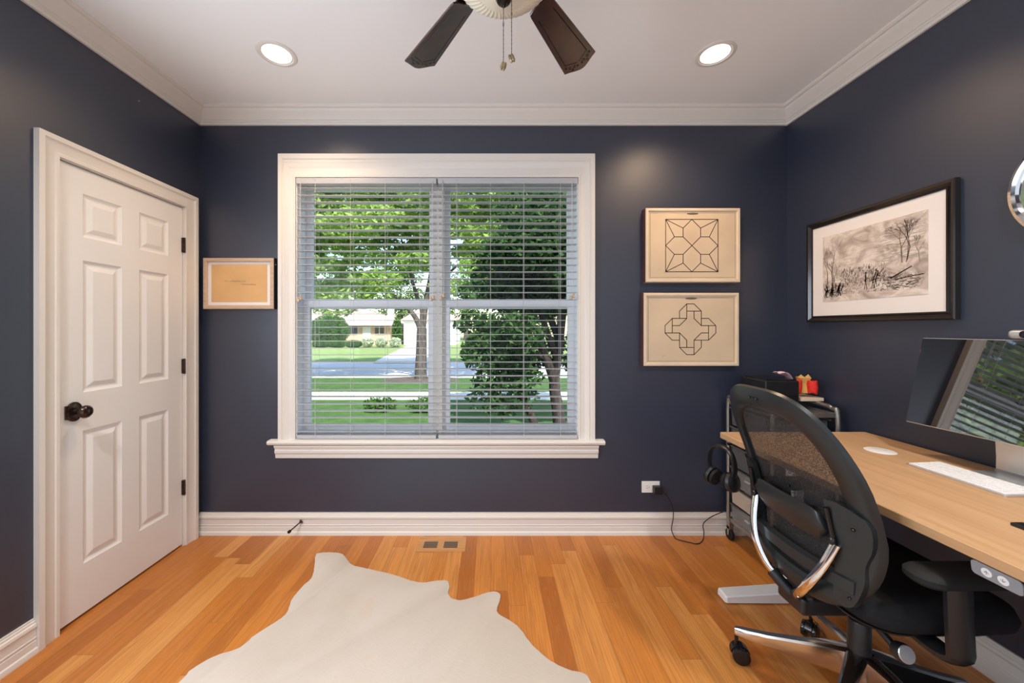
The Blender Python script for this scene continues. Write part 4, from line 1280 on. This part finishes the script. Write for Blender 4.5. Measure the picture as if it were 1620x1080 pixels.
b.build('mesh_panel', M_MESH, chair, angle=60)
# lumbar support pad
b = MB()
rings = []
for k in range(25):
    u = -0.142 + 0.284 * k / 24
    hh = 0.046 * (1 - abs(u / 0.1425) ** 6) ** 0.5 + 0.004
    zc = 0.708
    rings.append([S(u, zc - hh, -0.030), S(u, zc - hh * 0.5, -0.042), S(u, zc + hh * 0.5, -0.044), S(u, zc + hh, -0.034), S(u, zc + hh * 0.9, -0.024), S(u, zc - hh * 0.9, -0.020)])
b.loft(rings)
b.build('lumbar_pad', M_CHAIRP, chair, angle=45)
# lower cross band and side plates carrying the yoke
b = MB()
rings = []
for k in range(21):
    u = -0.205 + 0.41 * k / 20
    rings.append([S(u, 0.545, -0.018), S(u, 0.552, -0.032), S(u, 0.585, -0.034), S(u, 0.594, -0.020), S(u, 0.585, -0.008), S(u, 0.552, -0.006)])
b.loft(rings)
b.build('lower_band', M_CHAIRP, chair, angle=45)
for sg in (-1, 1):
    b = MB()
    sh = [(0.150, 0.795), (0.236, 0.775), (0.238, 0.700), (0.222, 0.640), (0.220, 0.580), (0.205, 0.520), (0.180, 0.505), (0.160, 0.525), (0.155, 0.600), (0.150, 0.660)]
    shd = [(p.x, p.y) for p in smooth_path([(u, z, 0) for u, z in sh], 3, True)]
    b.loft([[S(sg * u, z, off) for u, z in shd] for off in (-0.012, -0.028)])
    pt = b.build('side_plate', M_CHAIRP, chair, angle=40)
    b = MB()
    b.tube([S(sg * 0.158, 0.775, -0.036), S(sg * 0.160, 0.690, -0.038)], 0.006, 8)
    b.ball(S(sg * 0.160, 0.680, -0.040), (0.010, 0.010, 0.014), 12)
    b.build('height_latch', M_BLACKG, pt)
    b = MB(); b.ball(S(sg * 0.205, 0.735, -0.030), (0.004, 0.006, 0.006), 10); b.ball(S(sg * 0.195, 0.535, -0.029), (0.002, 0.005, 0.004), 8); b.build('bolt', M_BLACKG, pt)
    pa = [S(sg * 0.163, 0.672, -0.034), (0.985, CYc + sg * 0.146, 0.60), (0.972, CYc + sg * 0.118, 0.535), (0.975, CYc + sg * 0.080, 0.478), (0.992, CYc + sg * 0.040, 0.440), (1.012, CYc + sg * 0.012, 0.412), (1.03, CYc + sg * 0.008, 0.392)]
    b = MB().tube(smooth_path(pa, 6), 0.0145, 12, flat=0.62, up=(0, 1, 0))
    b.build('yoke_arm', M_CHROME, chair)
b = MB().tube(smooth_path([(0.985, CYc + 0.055, 0.452), (0.998, CYc + 0.03, 0.430), (1.014, CYc + 0.008, 0.408)], 4), 0.022, 12, flat=0.85, up=(0, 1, 0))
b.build('yoke_sleeve', M_BLACKP, chair)
# seat
b = MB()
sp = lambda r, z: [(x, y, z) for x, y in rounded_rect(1.045 + r, 1.500 - r, CYc - 0.245 + r, CYc + 0.245 - r, 0.10 - r * 0.8, 7)]
b.loft([sp(0.03, 0.452), sp(0.005, 0.470), sp(0.0, 0.490), sp(0.008, 0.512), sp(0.035, 0.528), sp(0.09, 0.532)])
b.build('seat', M_FABRIC, chair, angle=50)
b = MB()
b.loft([[(x, y, z) for x, y in rounded_rect(1.06 + r, 1.47 - r, CYc - 0.22 + r, CYc + 0.22 - r, 0.09, 6)] for r, z in ((0.06, 0.428), (0.015, 0.436), (0.0, 0.452))])
b.build('seat_pan', M_BLACKP, chair, angle=40)
b = MB().box((1.00, CYc - 0.055, 0.372), (1.36, CYc + 0.055, 0.43), 0.012, 3).box((1.14, CYc - 0.10, 0.385), (1.33, CYc + 0.10, 0.43), 0.01, 2)
b.build('tilt_mechanism', M_BLACKP, chair)
b = MB().tube([(1.178, CYc - 0.09, 0.40), (1.178, CYc - 0.175, 0.366)], [0.010, 0.010], 10)
b.lathe([(0.010, 0.0), (0.024, 0.004), (0.026, 0.022), (0.024, 0.028)], (1.178, CYc - 0.168, 0.368), 'Z', 20, M=Matrix.Rotation(R(72), 3, 'X'))
tk = b.build('tension_knob', M_BLACKP, chair)
b = MB().lathe([(0.0235, 0.0275), (0.022, 0.030), (0.001, 0.031)], (1.178, CYc - 0.168, 0.368), 'Z', 20, M=Matrix.Rotation(R(72), 3, 'X'))
tag(b.build('knob_cap', M_SILVER, tk), 'silver end cap')
# arm rests
for sg in (-1, 1):
    y = CYc + sg * 0.288
    b = MB()
    b.tube(smooth_path([(1.215, CYc + sg * 0.16, 0.440), (1.215, CYc + sg * 0.24, 0.432), (1.215, y - sg * 0.005, 0.445), (1.212, y, 0.48), (1.208, y, 0.56), (1.205, y, 0.652)], 5), 0.017, 10, flat=1.9, up=(0, 1, 0))
    ar = b.build('armrest_upright', M_BLACKP, chair)
    b = MB()
    pr2 = lambda r, z: [(x, yy, z) for x, yy in rounded_rect(1.085 + r, 1.345 - r, y - 0.045 + r, y + 0.045 - r, 0.042 - r, 6)]
    b.loft([pr2(0.012, 0.645), pr2(0.0, 0.655), pr2(0.0, 0.668), pr2(0.010, 0.678), pr2(0.03, 0.680)])
    b.build('armrest_pad', M_RUBBER, chair, angle=40)
# gas lift and star base
b = MB().lathe([(0.026, 0.195), (0.031, 0.200), (0.030, 0.320), (0.027, 0.325), (0.014, 0.326), (0.014, 0.385), (0.001, 0.386)], (1.236, CYc, 0), seg=24)
b.build('gas_lift', M_BLACKP, chair)
b = MB().lathe([(0.0145, 0.326), (0.0145, 0.378)], (1.236, CYc, 0), seg=20); b.build('lift_rod', M_CHROME, chair)
b = MB().lathe([(0.030, 0.125), (0.042, 0.135), (0.045, 0.16), (0.043, 0.196), (0.036, 0.206), (0.026, 0.208)], (1.236, CYc, 0), seg=30)
b.build('base_hub', M_ALU, chair)
for k in range(5):
    an = R(142.2 - 72 * k)
    d = Vector((math.cos(an), math.sin(an), 0)); s_ = Vector((-math.sin(an), math.cos(an), 0)); O = Vector((1.236, CYc, 0))
    b = MB()
    rings = []
    for r_, zt_, zb_, w_ in ((0.030, 0.222, 0.130, 0.030), (0.08, 0.208, 0.128, 0.026), (0.16, 0.180, 0.118, 0.021), (0.25, 0.152, 0.108, 0.017), (0.335, 0.133, 0.102, 0.014), (0.350, 0.128, 0.104, 0.011)):
        sec = [(-0.75, zb_), (0.75, zb_), (1.0, zb_ + 0.25 * (zt_ - zb_)), (0.92, zt_ - 0.006), (0.6, zt_), (-0.6, zt_), (-0.92, zt_ - 0.006), (-1.0, zb_ + 0.25 * (zt_ - zb_))]
        rings.append([O + d * r_ + s_ * (u * w_) + Vector((0, 0, z)) for u, z in sec])
    b.loft(rings)
    b.build('base_leg', M_ALU, chair, angle=35)
    P0 = O + d * 0.345
    ca = an + R((20, -35, 60, 10, 40)[k])
    q_ = Vector((math.cos(ca), math.sin(ca), 0)); ax = Vector((-math.sin(ca), math.cos(ca), 0))
    b = MB()
    b.tube([P0 + Vector((0, 0, 0.108)), P0 + Vector((0, 0, 0.062))], 0.007, 10)
    W0 = P0 - q_ * 0.012
    rings = []
    for t_ in (-0.011, -0.006, 0.006, 0.011):
        rings.append([W0 + ax * t_ + q_ * (0.033 * math.cos(a_)) + Vector((0, 0, 0.0345 + 0.033 * math.sin(a_))) for a_ in [R(10 + 160 * j / 10) for j in range(11)]] + [W0 + ax * t_ + Vector((0, 0, 0.036))])
    b.loft(rings)
    c_ = b.build('caster', M_BLACKG, chair)
    for sg in (-1, 1):
        Mw = Matrix((ax, q_, Vector((0, 0, 1)))).transposed()
        b = MB().lathe([(0.004, -0.008), (0.024, -0.009), (0.030, -0.007), (0.0315, 0.0), (0.030, 0.007), (0.024, 0.009), (0.004, 0.008)], W0 + ax * (sg * 0.018) + Vector((0, 0, 0.0318)), 'X', 22, M=Mw)
        b.build('wheel', M_BLACKG, c_)

# ------------------------------------------------------------------ outdoors
GZ = -0.60
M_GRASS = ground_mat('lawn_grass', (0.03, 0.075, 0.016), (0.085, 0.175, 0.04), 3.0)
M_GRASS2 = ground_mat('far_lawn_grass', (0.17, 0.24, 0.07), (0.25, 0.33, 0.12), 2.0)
M_ASPH = ground_mat('street_asphalt', (0.55, 0.52, 0.54), (0.66, 0.63, 0.65), 1.2, 0.1)
M_CONC = ground_mat('pale_concrete', (0.60, 0.57, 0.55), (0.72, 0.69, 0.66), 1.5, 0.1)
M_MULCH = ground_mat('brown_mulch', (0.06, 0.045, 0.04), (0.16, 0.13, 0.115), 9.0)
M_BARK = mat('grey_brown_bark', (0.085, 0.072, 0.065), 0.9, spec=0.1, var=0.5, vscale=5, stretch=(5, 5, 1), bump=0.6, bscale=30)
M_BARKD = mat('dark_bark', (0.045, 0.035, 0.032), 0.9, spec=0.1, var=0.5, vscale=6, stretch=(5, 5, 1), bump=0.6, bscale=30)
def slab(name, x0, x1, y0, y1, z, m, th=0.05):
    return tag(MB().box((x0, y0, z - th), (x1, y1, z)).build(name, m, keep=True), kind='structure')
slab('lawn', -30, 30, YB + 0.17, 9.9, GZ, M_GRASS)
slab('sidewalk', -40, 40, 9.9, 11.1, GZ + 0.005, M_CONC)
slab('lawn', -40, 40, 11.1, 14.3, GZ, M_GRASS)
slab('street', -60, 60, 14.3, 21.5, GZ - 0.08, M_ASPH, 0.05)
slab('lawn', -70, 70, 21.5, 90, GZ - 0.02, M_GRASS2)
b = MB(); b.loft([[(-6.6, 21.0, GZ - 0.005), (-3.0, 21.0, GZ - 0.005), (-3.0, 21.0, GZ - 0.06), (-6.6, 21.0, GZ - 0.06)], [(-9.3, 42, GZ - 0.005), (-5.0, 42, GZ - 0.005), (-5.0, 42, GZ - 0.06), (-9.3, 42, GZ - 0.06)]])
tag(b.build('driveway', M_CONC, keep=True), kind='structure')
b = MB().loft([[(-2.6 + 1.6 * r * math.cos(2 * PI * k / 28), 13.85 + 0.85 * r * math.sin(2 * PI * k / 28), GZ + h) for k in range(28)] for r, h in ((0.30, -0.02), (0.30, 0.05), (0.7, 0.03), (1.0, -0.01))], loop=True, cap=False)
tag(b.build('mulch_bed', M_MULCH), 'brown mulch bed around the street tree', 'mulch')
b = MB()
rg = random.Random(21)
for _ in range(160):
    x, y = rg.uniform(-1.2, 3.6), rg.uniform(5.9, 6.25)
    r_ = rg.uniform(0.03, 0.07)
    b.ball((x, y, GZ + r_ * 0.3), (r_, r_ * 0.8, r_ * 0.6), 8)
tag(b.build('pebbles', M_CONC), 'strip of pale pebbles edging the lawn', 'pebbles', kind='stuff')

def leaves(name, blobs, n, size, m, parent, seed, flat=0.0, hang=0.0):
    rg = random.Random(seed)
    vs, fs = [], []
    tot = sum(bb[3] * bb[4] * bb[5] for bb in blobs)
    for (cx_, cy_, cz_, rx, ry, rz) in blobs:
        k = int(n * rx * ry * rz / tot)
        for _ in range(k):
            while True:
                x, y, z = rg.uniform(-1, 1), rg.uniform(-1, 1), rg.uniform(-1, 1)
                q2 = x * x + y * y + z * z
                if q2 <= 1 and q2 > rg.random() * 0.55:
                    break
            c = Vector((cx_ + x * rx, cy_ + y * ry, cz_ + z * rz))
            s_ = size * rg.uniform(0.6, 1.4)
            a_ = Vector((rg.gauss(0, 1), rg.gauss(0, 1), rg.gauss(0, 1) * (1 - flat) - hang)).normalized()
            t_ = a_.cross(Vector((rg.gauss(0, 1), rg.gauss(0, 1), rg.gauss(0, 1) + flat))).normalized()
            i = len(vs)
            vs += [c - a_ * s_, c + t_ * s_ * 0.42 - a_ * s_ * 0.1, c + a_ * s_, c - t_ * s_ * 0.42 - a_ * s_ * 0.1]
            fs.append((i, i + 1, i + 2, i + 3))
    return from_data(name, vs, fs, m, parent)

def limb(b, pts, r0, r1, seg=9):
    p = smooth_path(pts, 5)
    b.tube(p, [r0 + (r1 - r0) * i / (len(p) - 1) for i in range(len(p))], seg)

L_LOCUST = leaf_mat('bright_locust_leaf', (0.19, 0.34, 0.06), (0.44, 0.58, 0.19), 0.45)
L_DARK = leaf_mat('dark_crabapple_leaf', (0.012, 0.038, 0.014), (0.075, 0.145, 0.045), 0.3)
L_FAR = leaf_mat('far_tree_leaf', (0.07, 0.14, 0.03), (0.20, 0.30, 0.09), 0.4)
L_SHRUB = leaf_mat('shrub_leaf', (0.03, 0.085, 0.015), (0.09, 0.19, 0.04), 0.3)
L_YELSH = leaf_mat('lime_shrub_leaf', (0.34, 0.42, 0.24), (0.68, 0.72, 0.58), 0.3)

# street tree by the curb
tr = thing('street_tree', (-2.6, 14.0, GZ), 'tall forked shade tree with bright leaves beside the street', 'tree')
b = MB()
limb(b, [(-2.60, 14.0, GZ - 0.1), (-2.62, 14.0, GZ + 0.12), (-2.60, 14.0, 0.3), (-2.58, 14.0, 1.30)], 0.25, 0.185, 12)
limb(b, [(-2.58, 14.0, 1.15), (-2.48, 14.0, 2.0), (-2.2, 13.9, 3.4), (-1.9, 13.8, 5.5)], 0.16, 0.05)
limb(b, [(-2.60, 14.0, 1.10), (-2.85, 14.0, 1.75), (-3.6, 14.1, 2.5), (-5.0, 14.2, 3.4)], 0.12, 0.035)
limb(b, [(-2.55, 14.0, 1.9), (-2.9, 13.9, 3.0), (-3.3, 13.8, 4.6)], 0.09, 0.03)
limb(b, [(-2.4, 14.0, 2.3), (-1.7, 13.9, 3.2), (-0.8, 13.8, 4.0)], 0.08, 0.03)
b.build('trunk', M_BARK, tr)
rg = random.Random(8)
blobs = []
for _ in range(110):
    x = rg.uniform(-8.2, 1.2); y = 14 + rg.uniform(-2.2, 2.4)
    z = rg.uniform(2.6, 8.0)
    if x > -3.6 and x < -1.8 and z < 3.0:
        continue
    blobs.append((x, y, z, rg.uniform(0.7, 1.3), rg.uniform(0.7, 1.3), rg.uniform(0.25, 0.5)))
for x, z in ((-6.2, 2.35), (-5.0, 2.45), (-4.2, 2.5), (-7.0, 2.7), (-1.4, 2.8), (-5.6, 2.0)):
    blobs.append((x, 13.4, z, 0.8, 0.8, 0.28))
leaves('foliage', blobs, 70000, 0.105, L_LOCUST, tr, 4, flat=0.35)

# multi-stemmed tree close to the window
tr = thing('crabapple_tree', (1.25, 6.6, GZ), 'dark multi-stemmed tree close outside the window half by the diagrams', 'tree')
b = MB()
limb(b, [(1.24, 6.6, GZ - 0.1), (1.20, 6.6, -0.2), (1.13, 6.6, 0.35), (1.22, 6.6, 1.1), (1.30, 6.5, 2.2), (1.2, 6.4, 3.4)], 0.125, 0.05, 11)
limb(b, [(0.86, 6.6, GZ - 0.1), (0.72, 6.55, -0.25), (0.55, 6.5, 0.05), (0.35, 6.4, 0.30)], 0.085, 0.04, 10)
limb(b, [(1.16, 6.6, 0.25), (0.98, 6.5, 0.75), (0.78, 6.45, 1.25), (0.5, 6.4, 1.75), (0.1, 6.3, 2.3)], 0.085, 0.03, 10)
limb(b, [(1.20, 6.6, 0.7), (0.95, 6.55, 1.35), (0.80, 6.5, 2.0), (0.55, 6.4, 2.9)], 0.07, 0.03)
limb(b, [(1.25, 6.6, 1.0), (1.05, 6.7, 1.6), (0.95, 6.7, 2.4), (1.0, 6.8, 3.2)], 0.07, 0.03)
limb(b, [(0.98, 6.5, 0.75), (0.5, 6.4, 1.0), (0.0, 6.3, 1.1), (-0.4, 6.2, 1.0)], 0.04, 0.012)
limb(b, [(0.55, 6.5, 0.05), (0.2, 6.4, 0.15), (-0.2, 6.3, 0.10)], 0.03, 0.01)
b.build('trunk', M_BARKD, tr)
rg = random.Random(18)
blobs = []
for _ in range(110):
    x = rg.uniform(-0.35, 2.7); z = rg.uniform(0.35, 4.3)
    lim = -0.45 + max(0, (z - 2.1)) * 0.55
    if x < lim + 0.2:
        continue
    if x > 0.6 and z < 1.7 and rg.random() < 0.8:
        continue
    blobs.append((x, 6.5 + rg.uniform(-0.9, 1.0), z, rg.uniform(0.38, 0.62), rg.uniform(0.35, 0.6), rg.uniform(0.26, 0.42)))
for x, z in ((-0.25, 1.9), (-0.3, 1.4), (-0.2, 0.9), (0.0, 0.45), (0.3, 0.25), (0.25, 0.7), (0.6, 0.5), (-0.1, 0.12), (0.15, 0.0), (0.5, 0.15)):
    blobs.append((x, 6.2, z, 0.32, 0.35, 0.20))
leaves('foliage', blobs, 46000, 0.060, L_DARK, tr, 9, flat=0.2, hang=0.3)

# yard tree to the door side, which the monitor mirrors
for i, (x, y, lb) in enumerate(((-7.2, 7.6, 'leafy side yard tree mirrored in the monitor, nearest the window'), (-12.5, 11.5, 'leafy side yard tree mirrored in the monitor, nearest the street'))):
    t = thing('side_yard_tree', (x, y, GZ), lb, 'tree', 'side yard trees')
    b = MB(); limb(b, [(x, y, GZ - 0.1), (x + 0.05, y, 0.8), (x, y, 3.2)], 0.16, 0.06); b.build('trunk', M_BARK, t)
    rg = random.Random(140 + i)
    blobs = [(x + rg.uniform(-1.6, 1.6), y + rg.uniform(-1.3, 1.3), rg.uniform(0.9, 5.5), rg.uniform(0.6, 1.0), rg.uniform(0.6, 1.0), rg.uniform(0.4, 0.7)) for _ in range(60)]
    leaves('foliage', blobs, 26000, 0.12, L_LOCUST, t, 150 + i, flat=0.3)

# distant trees beyond the house
rg = random.Random(31)
for i, (x, y, h, w_, m, lb) in enumerate(((-40, 62, 13, 6, L_FAR, 'far leafy tree behind the brick house, at its bush end'), (-26, 66, 15, 6, L_FAR, 'tallest far leafy tree behind the brick house roof'), (-14.5, 60, 11, 4.6, L_FAR, 'far leafy tree behind the brick house chimney'),
                                     (-4, 60, 13, 4.8, L_FAR, 'far leafy tree behind the white garage'), (8, 58, 12, 5.5, L_FAR, 'far leafy tree showing behind the dark near tree'), (21, 60, 14, 6, L_FAR, 'far leafy tree at the diagram side of the street'))):
    t = thing('background_tree', (x, y, GZ), lb, 'tree', 'trees behind the houses')
    b = MB(); limb(b, [(x, y, GZ - 0.2), (x + 0.2, y, h * 0.3), (x, y, h * 0.7)], 0.4, 0.12); b.build('trunk', M_BARK, t)
    blobs = [(x + rg.uniform(-1, 1) * w_ * 0.7, y + rg.uniform(-2, 2), rg.uniform(1.5, h), rg.uniform(1.4, 2.6), rg.uniform(1.4, 2.2), rg.uniform(0.9, 1.7)) for _ in range(22)]
    leaves('foliage', blobs, 5200, 0.26, m, t, 50 + i, flat=0.3)

# brick ranch house across the street
M_BRICK = mat('salmon_brick', (0.60, 0.40, 0.29), 0.85, spec=0.2, var=0.12, vscale=3)
M_ROOF = mat('pinkish_brown_shingle', (0.52, 0.38, 0.32), 0.9, spec=0.1, var=0.15, vscale=4)
M_SOFFIT = mat('white_fascia', (0.75, 0.73, 0.70), 0.6, var=0.02)
M_DKPANE = mat('dark_house_pane', (0.03, 0.035, 0.04), 0.1, var=0.1)
hs = thing('brick_house', (-18, 46, GZ), 'single storey salmon brick house with a hipped roof across the street', 'house')
b = MB().box((-27, 42, GZ - 0.3), (-11.3, 50, 1.75)); b.build('wall', M_BRICK, hs)
b = MB()
ev = [(-27.8, 41.2, 1.72), (-10.5, 41.2, 1.72), (-10.5, 50.8, 1.72), (-27.8, 50.8, 1.72)]
rd = [(-23, 46, 3.9), (-16.2, 46, 3.9), (-16.2, 46.05, 3.9), (-23, 46.05, 3.9)]
b.loft([[Vector(p) for p in ev], [Vector(p) + Vector((0, 0, 0.12)) for p in ev], [Vector(p) for p in rd]]); b.build('roof', M_ROOF, hs, angle=20)
b = MB().box((-27.85, 41.1, 1.62), (-10.45, 41.2, 1.86)).box((-10.5, 41.1, 1.62), (-10.4, 50.8, 1.86)); b.build('fascia', M_SOFFIT, hs)
b = MB().box((-12.6, 45.5, 2.0), (-11.9, 46.2, 4.3)); b.build('chimney', M_SOFFIT, hs)
for x0, x1 in ((-16.2, -15.0), (-13.0, -12.0)):
    b = MB().box((x0, 41.95, 0.65), (x1, 42.02, 1.55)); w_ = b.build('window', M_DKPANE, hs)
    b = MB().box((x0 - 0.06, 41.93, 0.60), (x1 + 0.06, 41.96, 0.66)).box((x0 - 0.06, 41.93, 1.54), (x1 + 0.06, 41.96, 1.60)).box(((x0 + x1) / 2 - 0.03, 41.93, 0.65), ((x0 + x1) / 2 + 0.03, 41.96, 1.55))
    b.build('window_frame', M_SOFFIT, w_)
b = MB().box((-14.4, 41.95, GZ), (-13.5, 42.01, 1.5)); b.build('front_door', M_SOFFIT, hs)
gr_ = thing('white_garage', (-7.5, 44, GZ), 'white garage with a gabled front at the end of the driveway', 'garage')
b = MB().box((-10.0, 43, GZ - 0.3), (-4.0, 49, 2.3)); b.build('wall', M_SOFFIT, gr_)
b = MB(); b.loft([[(-10.4, y, 2.2), (-3.6, y, 2.2), (-7.0, y, 4.2)] for y in (42.6, 49.4)]); b.build('roof', M_ROOF, gr_, angle=20)
b = MB().box((-9.2, 42.93, GZ), (-4.8, 43.02, 1.7))
for k in range(4):
    b.box((-9.2, 42.90, GZ + 0.05 + k * 0.57), (-4.8, 42.94, GZ + 0.55 + k * 0.57))
b.build('garage_door', mat('white_garage_door', (0.80, 0.79, 0.78), 0.5, var=0.01), gr_)

def shrub(name, x, y, r, h, m, label, seed, n=1800, size=0.10, group=None, cat='shrub'):
    t = thing(name, (x, y, GZ), label, cat, group)
    b = MB()
    for k in range(4):
        b.tube([(x, y, GZ - 0.05), (x + r * 0.3 * math.cos(k * 1.7), y + r * 0.3 * math.sin(k * 1.7), GZ + h * 0.6)], [0.04, 0.015], 6)
    b.build('stem', M_BARKD, t)
    leaves('foliage', [(x, y, GZ + h * 0.5, r, r, h * 0.52)], n, size, m, t, seed)
shrub('round_bush', -16.8, 38.9, 2.0, 3.3, L_SHRUB, 'big round bush in front of the brick house', 61, 5200, 0.14)
for i, (x, w_) in enumerate(((-16.4, 0.78), (-14.8, 0.78), (-13.2, 0.78))):
    shrub('low_hedge', x, 36.0, w_, 0.75, L_SHRUB, ('low hedge bush under the round bush, on its far side from the driveway', 'low hedge bush below the round bush, nearer the house door', 'low hedge bush between the round bush and the pale bushes')[i], 70 + i, 2000, 0.09, 'low hedge along the brick house')
for i, x in enumerate((-12.4, -11.0, -9.6)):
    shrub('hydrangea_bush', x, 37.6, 0.62, 0.95, L_YELSH, ('pale low bush nearest the house door', 'pale low bush in the middle under the house window', 'pale low bush at the house corner by the driveway')[i], 80 + i, 1500, 0.09, 'pale bushes along the brick house')
shrub('column_evergreen', -9.9, 39.5, 0.55, 3.0, L_SHRUB, 'narrow upright evergreen at the corner of the brick house', 90, 2600, 0.10)
for i, (x, lb) in enumerate(((-2.55, 'leafy low plant by the sidewalk below the street tree'), (-1.55, 'leafy low plant by the sidewalk in line with the window post'))):
    shrub('lawn_plant', x, 8.6, 0.40, 0.30, L_SHRUB, lb, 95 + i, 420, 0.05, 'low plants on the lawn')
